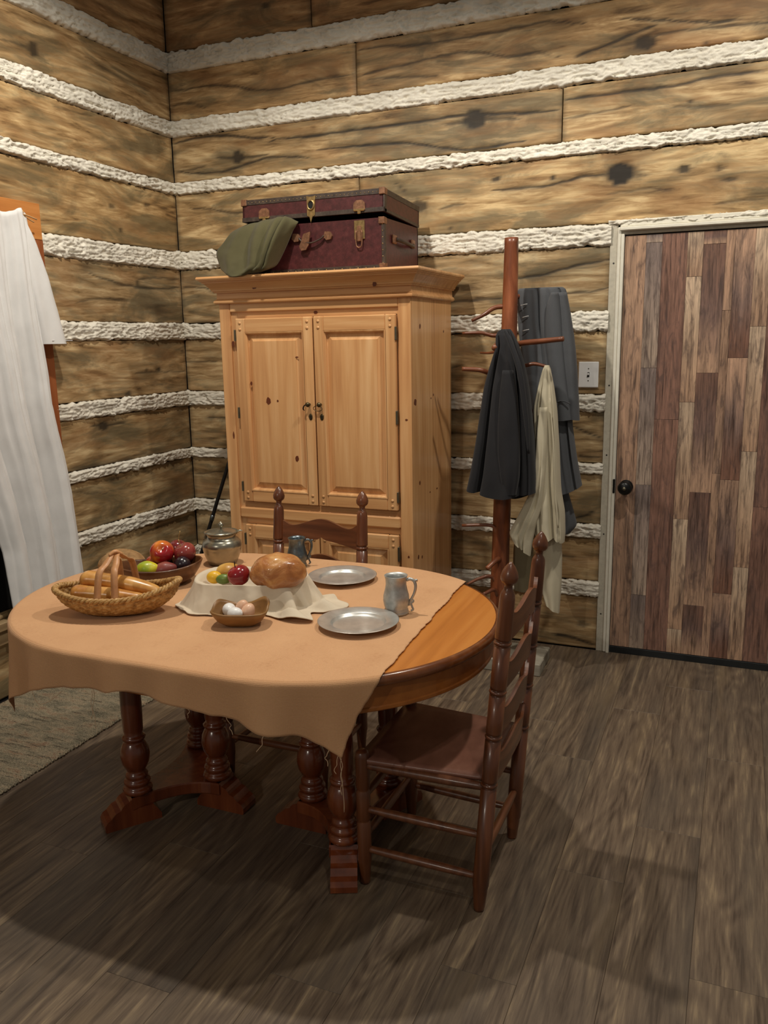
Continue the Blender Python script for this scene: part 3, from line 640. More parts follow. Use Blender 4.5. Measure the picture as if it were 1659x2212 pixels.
box('inner_frame', 0.70, 0.757, AYF+0.012, AYF+0.03, 0.1, 1.76, 'pine', ar, 0.001); box('inner_frame', 1.598, 1.63, AYF+0.012, AYF+0.03, 0.1, 1.76, 'pine', ar, 0.001)
box('inner_frame', 0.74, 1.61, AYF+0.013, AYF+0.031, 1.709, 1.76, 'pine_x', ar, 0.001); box('inner_frame', 0.74, 1.61, AYF+0.013, AYF+0.031, 0.686, 0.806, 'pine_x', ar, 0.001)
# cornice
prof = [(0.0, 1.780), (0.012, 1.780), (0.019, 1.785), (0.020, 1.792), (0.014, 1.799), (0.006, 1.804), (0.005, 1.831), (0.017, 1.832), (0.018, 1.838), (0.025, 1.840), (0.026, 1.846), (0.033, 1.855), (0.054, 1.876), (0.061, 1.877), (0.062, 1.883), (0.070, 1.885), (0.071, 1.890), (0.080, 1.892), (0.083, 1.898), (0.080, 1.907), (0.0, 1.907)]
V = []
for o_, z in prof:
    q = o_*0.85; V += [(AX0-q, AYB+0.005, z), (AX0-q, AYF-o_, z), (AX1+q, AYF-o_, z), (AX1+q, AYB+0.005, z)]
F = ringfaces(len(prof), 4, False)+[tuple(4*(len(prof)-1)+k for k in range(4))]
mk('cornice', V, [f[::-1] for f in F], 'pine_x', ar)
def pdoor(x0, x1, z0, z1, hs):
    yf = AYF-0.012; d = bpy.data.objects.new('cabinet_door', None); COL.objects.link(d); d.parent = ar
    WO[d.name] = Vector(((x0+x1)/2, yf, z0)); d.location = WO[d.name]-WO[ar.name]; d.empty_display_size = 0.05
    sw_, rw = 0.052, 0.068
    box('stile', x0, x0+sw_, yf, yf+0.024, z0, z1, 'pine', d, 0.004); box('stile', x1-sw_, x1, yf, yf+0.024, z0, z1, 'pine', d, 0.004)
    box('rail', x0+sw_, x1-sw_, yf, yf+0.024, z1-rw, z1, 'pine_x', d, 0.004); box('rail', x0+sw_, x1-sw_, yf, yf+0.024, z0, z0+rw-0.008, 'pine_x', d, 0.004)
    a0, a1, b0, b1 = x0+sw_, x1-sw_, z0+rw-0.008, z1-rw
    # bolection frame and raised panel
    def ringp(q, y): return [(a0+q, y, b0+q), (a1-q, y, b0+q), (a1-q, y, b1-q), (a0+q, y, b1-q)]
    V = []
    for q, y in ((-0.003, yf-0.002), (0.003, yf-0.001), (0.009, yf+0.008), (0.010, yf+0.018), (0.014, yf+0.020), (0.040, yf+0.0085), (0.041, yf+0.005), (0.044, yf+0.005)): V += ringp(q, y)
    mk('raised_panel', V, ringfaces(8, 4, True, False, True), 'pine', d)
    for xx in (x0+0.026, x1-0.026):
        for zz in (z1-0.022, z1-0.052, z0+0.02, z0+0.048): lathe('plug', [(0.0075, 0), (0.007, 0.002), (0.001, 0.0028)], 'pine', d, (xx, yf, zz), 12, [[1,0,0],[0,0,-1],[0,1,0]])
    for hx, h0, h1 in hs: box('hinge', hx-0.0045, hx+0.0045, yf-0.004, yf+0.012, h0, h1, 'hinge', d, 0.001)
    return d
dL = pdoor(0.757, 1.177, 0.806, 1.709, [(0.754, 1.602, 1.656), (0.754, 1.226, 1.280), (0.754, 0.858, 0.908)])
dR = pdoor(1.183, 1.598, 0.806, 1.709, [(1.600, 1.594, 1.654), (1.600, 1.214, 1.276), (1.600, 0.846, 0.896)])
dLl = pdoor(0.757, 1.177, 0.14, 0.686, [(0.754, 0.58, 0.64)]); dRl = pdoor(1.183, 1.598, 0.14, 0.686, [(1.600, 0.562, 0.632)])
for d, x in ((dL, 1.151), (dR, 1.211)):
    y = AYF-0.012
    k = lathe('knob', [(0.006, 0), (0.005, 0.010), (0.010, 0.015), (0.012, 0.021), (0.009, 0.027), (0.001, 0.029)], 'brass_dark', d, (x, y, 1.300), 16, [[1,0,0],[0,0,-1],[0,1,0]])
    e = lathe('keyhole_plate', [(0.010, 0), (0.010, 0.002), (0.006, 0.003), (0.001, 0.003)], 'brass_dark', d, (x+0.004, y, 1.240), 16, [[0.95,0,0],[0,0,-1],[0,1.55,0]])
    disc('keyhole', (x+0.004, y-0.0035, 1.240), (0, -1, 0), 0.002, 0.007, 'black', d)
tube('latch_hook', [(1.151, AYF-0.030, 1.303), (1.135, AYF-0.036, 1.296), (1.128, AYF-0.036, 1.280), (1.134, AYF-0.034, 1.272)], [0.002, 0.003, 0.0035, 0.002], 'black_iron', dL, 8, 14)
ang = np.linspace(0, 2*math.pi, 24, endpoint=False)
tube('pull_ring', [(1.203+0.021*math.cos(a)*1.1, AYF-0.030-0.004*math.sin(a), 1.282+0.013*math.sin(a)) for a in ang], 0.0016, 'brass_dark', dR, 6, None, True)
for (u, v, rx, ry) in ((579, 866, 6, 8), (598.7, 866.2, 2.4, 2.4), (541.6, 828.4, 2.6, 5), (640, 771.6, 4, 1.6), (640.5, 991, 4.5, 7.5)):
    p = py(AYF-0.0125, u, v); disc('knot', (p[0], AYF-0.0073, p[2]), (0, -1, 0), rx*0.0021, ry*0.0021, 'knot', dL, h=0.0008, jit=0.3)
for (u, v, rx, ry) in ((504, 743, 4, 6), (549, 620, 6, 4), (809, 613, 4, 6), (878, 907, 3, 2), (682, 675, 5, 3.5), (505, 940, 2, 8), (883, 1203, 2, 2.5)):
    y = AYF if v > 640 else AYF-0.006
    if 600 < v < 640: y = AYF-0.028
    if v == 675: y = AYF+0.013
    p = py(y, u, v); disc('knot', (p[0], y, p[2]), (0, -1, 0), rx*0.0022, ry*0.0022, 'knot', ar, h=0.0012, jit=0.3)
for (u, v, rx, ry) in ((907, 705, 2, 5), (897, 869, 3.5, 7), (936, 853, 1.4, 3), (931, 860, 1.2, 2), (907, 1043, 2, 5), (929, 1063, 1.4, 2), (904, 1203, 2, 5), (912, 1203, 1.6, 4), (944, 1055, 2, 2), (958, 716, 1.4, 3)):
    p = px(AX1, u, v); disc('knot', (AX1, p[1], p[2]), (1, 0, 0), rx*0.0046, ry*0.0022, 'knot', ar, h=0.0006, jit=0.3)

# ------------------------------------------------------------------ trunk on the armoire
TX0, TX1, TYF, TYB, TZ, TT, TL_ = 0.786, 1.517, -0.55, -0.112, 1.9105, 2.137, 2.25
tk = thing('trunk', 'worn burgundy steamer trunk with ajar lid on top of the armoire', 'trunk', ((TX0+TX1)/2, (TYF+TYB)/2, TZ))
bm = bmesh.new()
boxbm(bm, TX0, TX1, TYF, TYF+0.008, TZ, TT); boxbm(bm, TX0, TX1, TYB-0.008, TYB, TZ, TT); boxbm(bm, TX0, TX0+0.008, TYF, TYB, TZ, TT); boxbm(bm, TX1-0.008, TX1, TYF, TYB, TZ, TT); boxbm(bm, TX0, TX1, TYF, TYB, TZ, TZ+0.008)
body = bm_fin('case', bm, 'trunk', tk)
LA = math.radians(3.0)
MT = Matrix.Translation(Vector((0, TYB, TT+0.002))) @ Matrix.Rotation(-LA, 4, 'X') @ Matrix.Translation(Vector((0, -TYB, -TT)))
lz0, lz1 = TT, TT+0.098
bm = bmesh.new(); e = 0.004
boxbm(bm, TX0-e, TX1+e, TYF-e, TYF+0.006, lz0, lz1, 0, MT); boxbm(bm, TX0-e, TX1+e, TYB-0.006, TYB+e, lz0, lz1, 0, MT); boxbm(bm, TX0-e, TX0+0.006, TYF-e, TYB, lz0, lz1, 0, MT); boxbm(bm, TX1-0.006, TX1+e, TYF-e, TYB, lz0, lz1, 0, MT); boxbm(bm, TX0-e, TX1+e, TYF-e, TYB+e, lz1-0.006, lz1, 0.002, MT)
lid = bm_fin('lid', bm, 'trunk', tk)
g = 0.0025
def strip(name, x0, x1, y0, y1, z0, z1, par, mt=None, mat='trunk_edge'): return box(name, x0, x1, y0, y1, z0, z1, mat, par, 0.001, mt)
strip('edging', TX0-e-g, TX1+e+g, TYF-e-g, TYF, lz1-0.022, lz1+g, lid, MT); strip('edging', TX0-e-g, TX1+e+g, TYF-e-g, TYF, lz0, lz0+0.02, lid, MT)
strip('edging', TX1, TX1+e+g, TYF-e-g, TYB+e, lz1-0.022, lz1+g, lid, MT); strip('edging', TX1, TX1+e+g, TYF-e-g, TYF+0.02, lz0, lz1, lid, MT); strip('edging', TX1, TX1+e+g, TYF, TYB+e, lz0, lz0+0.014, lid, MT)
strip('edging', TX0-g, TX1+g, TYF-g, TYF, TZ, TZ+0.022, body); strip('edging', TX1-0.012, TX1+g, TYF-g, TYF+0.02, TZ, TT, body); strip('edging', TX0-g, TX0+0.012, TYF-g, TYF+0.02, TZ, TT, body)
strip('edging', TX1, TX1+g, TYF, TYB, TZ, TZ+0.012, body)
def rivet(p, par, r=0.0028): lathe('rivet', [(r, 0), (r*0.8, 0.0012), (0.0005, 0.002)], 'brass', par, p, 8, [[1,0,0],[0,0,-1],[0,1,0]])
for k in range(34):
    x = TX0+0.03+k*(TX1-TX0-0.06)/33; p = MT @ Vector((x, TYF-e-g, lz1-0.011)); rivet(p, lid, 0.0024)
    if k % 2 == 0: rivet((x, TYF-g, TZ+0.012), body)
for k in range(7): rivet((TX1-0.006, TYF-g, TZ+0.03+k*0.028), body)
def corner(x, y, z, sx, sz, par, mt=None):
    bm = bmesh.new(); s_ = 0.027
    xa, xb = sorted((x, x-sx*s_)); za, zb = sorted((z, z-sz*s_)); xo = x+sx*0.003
    boxbm(bm, xa-(0.003 if sx < 0 else 0), xb+(0.003 if sx > 0 else 0), y-0.005, y, za-(0.003 if sz < 0 else 0), zb+(0.003 if sz > 0 else 0), 0.0022, mt)
    boxbm(bm, min(x, xo), max(x, xo), y-0.005, y+s_, za, zb, 0.001, mt); boxbm(bm, xa, xb, y-0.005, y+s_, z if sz > 0 else z-0.003, z+0.003 if sz > 0 else z, 0.001, mt)
    return bm_fin('corner_cap', bm, 'copper', par)
corner(TX0-e-g, TYF-e-g, lz1+g, -1, 1, lid, MT); corner(TX1+e+g, TYF-e-g, lz1+g, 1, 1, lid, MT)
corner(TX1+g, TYF-g, TT, 1, 1, body); corner(TX1+g, TYF-g, TZ+0.001, 1, -1, body); corner(TX0-g, TYF-g, TT, -1, 1, body); corner(TX0-g, TYF-g, TZ+0.001, -1, -1, body)
def plate(name, pts, y, th, mat, par, mt=None):
    n = len(pts); V = [(x, y, z) for x, z in pts]+[(x, y-th, z) for x, z in pts]
    if mt is not None: V = [tuple(mt @ Vector(v)) for v in V]
    return mk(name, V, ringfaces(2, n, True, True, True), mat, par)
for x in (py(TYF, 572, 460)[0], py(TYF, 777, 445)[0]):
    yy = TYF-e-g; zb = lz0+0.012
    plate('latch_plate', [(x-0.030, zb), (x+0.030, zb), (x+0.028, zb+0.032), (x+0.014, zb+0.044), (x-0.014, zb+0.044), (x-0.028, zb+0.032)], yy, 0.003, 'copper', lid, MT)
    bm = bmesh.new(); boxbm(bm, x-0.026, x+0.026, yy-0.008, yy, zb-0.004, zb+0.006, 0.002, MT); boxbm(bm, x-0.008, x+0.008, yy-0.007, yy, zb-0.016, zb, 0.002, MT); bm_fin('latch_catch', bm, 'brass', lid)
xl = py(TYF, 777, 490)[0]
lt = box('draw_bolt', xl-0.026, xl+0.026, TYF-g-0.004, TYF, TT-0.088, TT-0.006, 'brass', body, 0.002)
tube('bolt_loop', [(xl-0.014, TYF-0.010, TT-0.05), (xl-0.015, TYF-0.012, TT-0.10), (xl-0.009, TYF-0.012, TT-0.122), (xl+0.009, TYF-0.012, TT-0.122), (xl+0.015, TYF-0.012, TT-0.10), (xl+0.014, TYF-0.010, TT-0.05)], 0.0028, 'copper', body, 8, 28)
box('bolt_tongue', xl-0.010, xl+0.010, TYF-0.012, TYF-0.004, TT-0.098, TT-0.03, 'copper', body, 0.002)
xc = py(TYF, 673, 450)[0]; yy = TYF-e-g
plate('lock_plate', [(xc-0.020, lz0+0.006), (xc, lz0-0.004), (xc+0.020, lz0+0.006), (xc+0.022, lz1-0.02), (xc+0.024, lz1-0.004), (xc+0.010, lz1-0.008), (xc-0.010, lz1-0.008), (xc-0.024, lz1-0.004), (xc-0.022, lz1-0.02)], yy, 0.003, 'brass', lid, MT)
tube('lock_ring', [tuple(MT @ Vector((xc+0.016*math.cos(a), yy-0.006, lz0+0.052+0.020*math.sin(a)))) for a in ang], 0.0035, 'brass', lid, 8, None, True)
p = MT @ Vector((xc, yy-0.0035, lz0+0.052)); disc('lock_hole', p, (0, -1, 0), 0.014, 0.018, 'black', lid)
plate('lock_tongue', [(xc-0.008, lz0+0.006), (xc, lz0-0.026), (xc+0.010, lz0+0.004)], yy-0.002, 0.003, 'brass', lid, MT)
# front handle
for uu in (640, 709):
    x = py(TYF, uu, 507)[0]; hb = plate('handle_mount', [(x-0.020, TT-0.068), (x-0.006, TT-0.082), (x+0.016, TT-0.080), (x+0.024, TT-0.064), (x+0.014, TT-0.046), (x-0.012, TT-0.044)], TYF, 0.012, 'copper', body)
xa, xb = py(TYF, 648, 512)[0], py(TYF, 702, 505)[0]
tube('handle', [(xa, TYF-0.012, TT-0.066), (xa+0.02, TYF-0.016, TT-0.082), ((xa+xb)/2, TYF-0.02, TT-0.092), (xb-0.02, TYF-0.016, TT-0.078), (xb, TYF-0.012, TT-0.062)], 0.006, 'trunk_edge', body, 8, 20, flat=0.6)
xs_ = py(TYF, 662, 512)[0]
plate('hasp', [(xs_-0.004, TT-0.05), (xs_+0.032, TT-0.042), (xs_+0.022, TT-0.10), (xs_+0.006, TT-0.122), (xs_-0.018, TT-0.124), (xs_-0.028, TT-0.106), (xs_-0.016, TT-0.08)], TYF-0.018, 0.006, 'copper', body)
# side handle
for v_, y in ((0, -0.44), (1, -0.20)): box('handle_mount', TX1, TX1+0.012, y-0.022, y+0.022, TT-0.105, TT-0.065, 'copper', body, 0.004)
tube('side_handle', [(TX1+0.012, -0.43, TT-0.085), (TX1+0.028, -0.38, TT-0.092), (TX1+0.028, -0.26, TT-0.100), (TX1+0.012, -0.21, TT-0.092)], 0.009, 'trunk_edge', body, 8, 18)

# olive garment spilling from the trunk
CP = [[(534,486,-.52),(560,478,-.52),(590,472,-.52),(615,470,-.525),(642,482,-.53)],
      [(503,503,-.575),(540,489,-.600),(580,482,-.605),(615,472,-.600),(644,482,-.575)],
      [(484,526,-.590),(522,520,-.640),(566,515,-.655),(602,500,-.650),(632,500,-.580)],
      [(469,545,-.595),(512,552,-.665),(558,548,-.685),(590,535,-.675),(616,536,-.585)],
      [(474,566,-.605),(506,574,-.690),(552,570,-.705),(580,562,-.690),(603,562,-.595)],
      [(480,582,-.625),(500,594,-.712),(540,583,-.715),(570,580,-.705),(590,576,-.62)],
      [(486,586,-.66),(505,598,-.722),(535,591,-.700),(560,588,-.680),(575,580,-.64)]]
P = bez([[py(y, u, v) for u, v, y in r] for r in CP], 44, 60)
uu_, vv_ = np.meshgrid(np.linspace(0, 1, 60), np.linspace(0, 1, 44))
fold = sum(h_*np.exp(-((uu_-c_-k_*vv_)/w_)**2) for h_, c_, k_, w_ in ((0.028, 0.64, -0.02, 0.035), (-0.034, 0.715, -0.02, 0.024), (0.034, 0.80, -0.06, 0.04), (-0.020, 0.27, 0.14, 0.05), (0.016, 0.40, 0.10, 0.05), (-0.016, 0.50, 0.06, 0.035), (0.012, 0.14, 0.05, 0.05)))*np.sin(np.clip(vv_*1.15, 0, 1)*math.pi)**0.6+0.010*fbm(uu_*4, vv_*4, 4, 3)
P[..., 1] -= fold; P[..., 2] = np.where(P[..., 1] > -0.697, np.maximum(P[..., 2], 1.914), P[..., 2])
og = grid('draped_garment', P, 'olive', None, True, 0.008); tag(og, 'olive green wool garment spilling out of the trunk lid', 'garment')

# ------------------------------------------------------------------ coat rack
PX, PY = 2.045, -0.40
rk = thing('coat_rack', 'rustic tree-trunk coat rack with branch pegs on a grey board base', 'coat rack', (PX, PY, 0))
pr = [(2.034, -0.40, 0.06, 0.046), (2.030, -0.40, 0.35, 0.044), (2.038, -0.40, 0.8, 0.042), (2.050, -0.40, 1.2, 0.038), (2.060, -0.40, 1.55, 0.036), (2.066, -0.40, 1.8, 0.0335), (2.068, -0.40, 2.03, 0.031)]
P = cr([p[:3] for p in pr], 60); rr = np.interp(np.linspace(0, 1, 60), np.linspace(0, 1, 7), [p[3] for p in pr])
sg = 18; a = np.linspace(0, 2*math.pi, sg, endpoint=False)
V = np.array([[P[i]+np.array([math.cos(t)*rr[i]*(1+0.10*float(vnoise(t*1.5, i*0.12, 3))), math.sin(t)*rr[i]*(1+0.10*float(vnoise(t*1.5+9, i*0.12, 4))), 0]) for t in a] for i in range(60)])
mk('pole', V.reshape(-1, 3), ringfaces(60, sg, True, True, True), 'branch', rk, True)
def peg(pts, r0, r1): return tube('peg', pts, np.linspace(r0, r1, len(pts)), 'branch_x', rk, 10, 18)
peg([(2.050, -0.40, 1.735), py(-.42, 1068, 665), py(-.44, 1045, 680), py(-.45, 1019, 693)], 0.012, 0.007)
peg([(2.050, -0.40, 1.615), py(-.42, 1066, 725), py(-.44, 1040, 719), py(-.45, 999, 720)], 0.011, 0.006)
peg([(2.050, -0.38, 1.545), py(-.30, 1060, 762), py(-.25, 1038, 762)], 0.008, 0.005)
peg([(2.055, -0.42, 1.62), py(-.47, 1076, 742), py(-.54, 1068, 752)], 0.014, 0.013)
peg([(2.045, -0.40, 1.43), py(-.43, 1060, 806), py(-.46, 1035, 799), py(-.48, 998, 797)], 0.013, 0.010)
peg([(2.060, -0.41, 1.545), py(-.45, 1125, 742), py(-.49, 1170, 737), py(-.52, 1217, 732)], 0.014, 0.011)
peg([(2.055, -0.41, 1.455), py(-.42, 1138, 789), py(-.42, 1155, 786), py(-.42, 1178, 791), py(-.42, 1186, 794)], 0.010, 0.006)
peg([(2.035, -0.41, 0.64), py(-.43, 1072, 1150), py(-.44, 1060, 1135), py(-.46, 998, 1135)], 0.011, 0.007)
peg([(2.032, -0.42, 0.54), py(-.46, 1075, 1208), py(-.52, 1052, 1228)], 0.014, 0.011)
peg([(2.030, -0.41, 0.40), py(-.44, 1062, 1246), py(-.46, 1035, 1250), py(-.48, 1008, 1263)], 0.011, 0.006)
peg([(2.030, -0.42, 0.36), py(-.47, 1068, 1274), py(-.53, 1044, 1284)], 0.010, 0.009)
peg([(2.060, -0.38, 1.770), (2.058, -0.28, 1.780), (2.12, -0.235, 1.79), (2.215, -0.235, 1.795)], 0.012, 0.008)
box('base_board', 1.82, 2.246, -0.452, -0.362, 0, 0.062, 'grey_board', rk, 0.004); box('base_board', 1.82, 2.240, -0.356, -0.19, 0, 0.058, 'grey_board', rk, 0.004)

# dark coat on the front peg
dc = thing('dark_coat', 'charcoal black wool coat hanging in front on the coat rack', 'coat', (2.06, -0.50, 0.86))
lv = [(711, 1084, 1102), (716, 1076, 1106), (725, 1072, 1111), (748, 1073, 1121), (790, 1060, 1133), (834, 1048, 1142), (889, 1040, 1148), (956, 1031, 1154), (1022, 1019, 1158), (1058, 1011, 1158)]
def hem1(c, s): return -0.030*np.clip(1-c*c, 0, 1)*np.where(s > 0, 0.8, 1.9)-0.004*np.cos(c*6)*(s > 0)
garment('coat_body', lv, 'y', -0.50, lambda t: 0.012+0.085*min(1, t*1.3), 'navy', dc, 56, 96, [(0.014, 1.6, 1.0, 0.8), (0.007, 3.3, 0.2, 0.6)], hem1, 7, True, 0.006, creases=[(-0.50, 0.055, 0.075, 0.2, -0.06), (0.52, 0.05, 0.035, 0.05, 0.04), (0.78, 0.04, 0.025, 0.1, 0.0)])
lvs = [(800, 1086, 1108), (850, 1080, 1118), (920, 1076, 1122), (980, 1076, 1124), (1030, 1082, 1122), (1068, 1088, 1115)]
garment('sleeve', lvs, 'y', -0.585, lambda t: 0.016+0.018*math.sin(t*2.6), 'navy', dc, 30, 40, [(0.004, 2.0, 1.0, 1.0)], None, 9, True, 0.004)
tube('lapel', [py(-.585, 1090, 713), py(-.60, 1103, 740), py(-.615, 1122, 800), py(-.615, 1136, 900), py(-.61, 1142, 980)], [0.006, 0.012, 0.014, 0.012, 0.006], 'navy', dc, 10, 26, flat=0.8)

# grey coat behind
gc = thing('grey_coat', 'long grey wool coat hanging beside the light switch on the coat rack', 'coat', (2.22, -0.22, 0.68))
lv = [(622, 1122, 1216), (626, 1119, 1222), (640, 1119, 1226), (700, 1119, 1229), (790, 1130, 1236), (860, 1140, 1238), (915, 1150, 1236), (989, 1150, 1246), (1052, 1158, 1257)]
garment('coat_body', lv, 'y', -0.24, lambda t: 0.035+0.035*t, 'grey_wool', gc, 50, 96, [(0.010, 2.2, 0.3, 0.3), (0.006, 4.4, 1.0, 0.2)], lambda c, s: -0.03*(1-(c+0.2)**2), 12, True, 0.004, creases=[(-0.10, 0.05, 0.03, 0.0, 0.1), (0.25, 0.04, 0.018, 0.05, 0.1), (0.74, 0.05, 0.03, 0.05, 0.0)])
garment('sleeve', [(632, 1200, 1224), (680, 1204, 1233), (740, 1212, 1242), (800, 1216, 1247), (860, 1216, 1250), (905, 1219, 1252)], 'y', -0.26, lambda t: 0.038, 'grey_wool', gc, 30, 40, [(0.004, 1.6, 0.4, 0.6)], lambda c, s: -0.006*c, 14, True, 0.004)
sl = garment('sleeve', [(632, 1192, 1206), (660, 1180, 1210), (720, 1178, 1214), (790, 1186, 1220), (850, 1196, 1226), (872, 1200, 1230), (908, 1202, 1234)], 'y', -0.29, lambda t: 0.030, 'grey_wool', gc, 30, 40, [(0.003, 1.6, 2.4, 0.6)], lambda c, s: 0.004*c, 15, True, 0.003)
tube('cuff_edge', [py(-.322, 1203, 868), py(-.328, 1216, 866), py(-.322, 1231, 872)], 0.003, 'grey_wool', sl, 6, 10)
garment('coat_tail', [(1040, 1196, 1226), (1065, 1200, 1228), (1100, 1206, 1238), (1133, 1206, 1247), (1150, 1208, 1232)], 'y', -0.20, lambda t: 0.02+0.03*t, 'grey_wool', gc, 24, 40, [(0.004, 2, 0, 0)], None, 16, True, 0.003)
for u, v in ((1131, 658), (1134, 684), (1135, 713)): tube('buttonhole', [py(-.288, u-6, v+2), py(-.290, u+1, v), py(-.288, u+8, v-1.5)], 0.0018, 'white_cloth', gc, 6, 6)
tube('lining_edge', [py(-.31, 1143, 868), py(-.33, 1146, 888), py(-.31, 1144, 905)], [0.004, 0.012, 0.004], 'lining', gc, 8, 12)

# khaki shirt and trousers
ks = thing('khaki_shirt', 'pale khaki shirt hanging by its collar from a coat rack peg', 'shirt', (2.22, -0.42, 0.58))
lv = [(789, 1177, 1186), (800, 1172, 1190), (834, 1163, 1197), (879, 1153, 1203), (967, 1156, 1208), (1056, 1157, 1211), (1100, 1150, 1220), (1144, 1152, 1221), (1164, 1158, 1219)]
garment('shirt_body', lv, 'y', -0.42, lambda t: 0.012+0.050*min(1, t*1.4), 'khaki', ks, 56, 84, [(0.010, 2.0, 2.2, 1.0), (0.007, 3.7, 0.4, 1.6)], lambda c, s: 0.010*np.sin(5*c), 21, True, 0.010, creases=[(0.15, 0.07, 0.035, 0.45, 0.1), (-0.35, 0.07, 0.030, 0.1, 0.0), (0.6, 0.05, 0.022, 0.15, 0.1)])
garment('sleeve', [(880, 1166, 1182), (940, 1160, 1182), (1000, 1157, 1180), (1050, 1152, 1176), (1090, 1134, 1172), (1130, 1114, 1158), (1160, 1100, 1150), (1186, 1112, 1146)], 'y', -0.475, lambda t: 0.016+0.026*t, 'khaki', ks, 44, 48, [(0.006, 1.7, 0.6, 1.4)], lambda c, s: -0.03*c, 22, True, 0.014, creases=[(-0.2, 0.10, 0.030, 0.55, 0.0), (0.4, 0.10, 0.030, 0.3, -0.3), (0.1, 0.08, 0.02, 0.1, 0)])
tube('placket', [py(-.478, 1188, 860), py(-.488, 1196, 960), py(-.488, 1200, 1060), py(-.486, 1206, 1140)], [0.003, 0.007, 0.007, 0.006], 'khaki', ks, 8, 30, flat=0.5)
kt = thing('khaki_trousers', 'khaki trousers hanging low behind the shirt on the coat rack', 'trousers', (2.24, -0.38, 0.33))
garment('leg', [(1090, 1176, 1206), (1140, 1170, 1212), (1200, 1156, 1214), (1250, 1160, 1213), (1314, 1180, 1208)], 'y', -0.38, lambda t: 0.036, 'khaki', kt, 36, 48, [(0.006, 1.8, 0.5, 0.6)], lambda c, s: -0.02*c, 25, True, 0.005)
garment('leg', [(1120, 1128, 1150), (1180, 1110, 1152), (1230, 1108, 1152), (1275, 1112, 1150)], 'y', -0.30, lambda t: 0.034, 'khaki_shaded', kt, 30, 44, [(0.005, 1.8, 1.5, 0.6)], None, 26, True, 0.005)

# black stick leaning on the armoire
p0 = py(-.26, 452, 1140); p1 = py(-.26, 494, 1000); dr = (p1-p0)/(p1[2]-p0[2])
B0 = p0-dr*(p0[2]-0.004); B1 = p0+dr*((AX0-0.012-p0[0])/dr[0])
stt = thing('walking_stick', 'slim black stick leaning in the corner against the armoire', 'stick', tuple(B0))
tube('shaft', [B0, B0+(B1-B0)*.25, B0+(B1-B0)*.5, B0+(B1-B0)*.75, B1], [0.012, 0.011, 0.0105, 0.0095, 0.009], 'black', stt, 10, 24)
c0 = py(-.26, 460, 1112); c1 = py(-.26, 457, 1124); tube('ferrule', [c0, c1], 0.0128, 'pewter_dark', stt, 12)

# ------------------------------------------------------------------ rug
nx, ny = 62, 900; rx = np.linspace(0.03, 0.655, nx); ryy = np.linspace(-0.75, -2.95, ny)
X_, Y_ = np.meshgrid(rx, ryy)
Zr = 0.009+0.0036*np.abs(np.sin(Y_*math.pi/0.0125))+0.0018*np.sin(X_*2*math.pi/0.021+np.floor(Y_/0.0125)*math.pi)+0.0015*fbm(X_*8, Y_*8, 3, 2)
Xr = X_+np.where(X_ > 0.65, 0.006*vnoise(Y_*60, Y_*0, 4)+0.004*vnoise(Y_*9, Y_*0, 6), 0)
Zr = np.where((X_ > 0.652) | (X_ < 0.032), 0.002, Zr)
rg = thing('rug', 'grey and tan woven rag rug on the floor left of the table', 'rug', (0.34, -1.85, 0))
grid('weave', np.stack([Xr, Y_, Zr], -1), 'rug', rg, True, 0.0)
V = []
pts = [(0.653+0.005*math.sin(i*1.9)+0.003*math.sin(i*0.37), -0.75-i*0.0055, 0.006+0.004*math.sin(i*1.9+1.2)) for i in range(400)]
tube('bound_edge', pts, 0.0042, 'rug', rg, 6)

# ------------------------------------------------------------------ table
TCX0, TCX1, TCY, TR, TH = 1.3675, 1.87, -1.95, 0.557, 0.758
CXM = (TCX0+TCX1)/2
tb = thing('dining_table', 'oval wooden dining table with turned double-pedestal legs under a cloth', 'table', (CXM, TCY, 0))
def track(r, n=96):
    a = np.linspace(-math.pi/2, math.pi/2, n//2); R_ = np.stack([TCX1+r*np.cos(a), TCY+r*np.sin(a)], 1)
    b = np.linspace(math.pi/2, 3*math.pi/2, n//2); L_ = np.stack([TCX0+r*np.cos(b), TCY+r*np.sin(b)], 1)
    return np.concatenate([R_, L_])
def trackloft(name, prof, mat, cap0=True, cap1=True, n=120):
    V = np.concatenate([np.column_stack([track(r, n), np.full(n, z)]) for r, z in prof]); return mk(name, V, ringfaces(len(prof), n, True, cap0, cap1), mat, tb, False)
tp = trackloft('table_top', [(TR-0.012, 0.735), (TR-0.010, TH-0.004), (TR-0.014, TH)], 'table_top')
rim = trackloft('rim', [(TR-0.03, 0.728), (TR-0.006, 0.728), (TR-0.001, 0.732), (TR+0.001, 0.740), (TR-0.001, 0.749), (TR-0.006, 0.756), (TR-0.013, TH+0.0008), (TR-0.016, TH+0.0004)], 'table_edge', False, False)
for p in rim.data.polygons: p.use_smooth = True
ap = trackloft('apron', [(TR-0.045, 0.654), (TR-0.022, 0.654), (TR-0.020, 0.657), (TR-0.020, 0.664), (TR-0.024, 0.667), (TR-0.024, 0.730)], 'table_apron', True, False)
colprof = [(0.033, 0.100), (0.046, 0.104), (0.050, 0.114), (0.046, 0.124), (0.037, 0.128), (0.042, 0.134), (0.045, 0.142), (0.042, 0.150), (0.034, 0.154), (0.037, 0.160), (0.038, 0.168), (0.033, 0.176), (0.028, 0.181), (0.036, 0.192), (0.045, 0.212), (0.049, 0.238), (0.046, 0.262), (0.036, 0.284), (0.030, 0.292), (0.038, 0.297), (0.040, 0.303), (0.034, 0.309), (0.030, 0.314), (0.033, 0.330), (0.035, 0.40), (0.034, 0.5), (0.033, 0.58), (0.038, 0.60), (0.038, 0.655)]
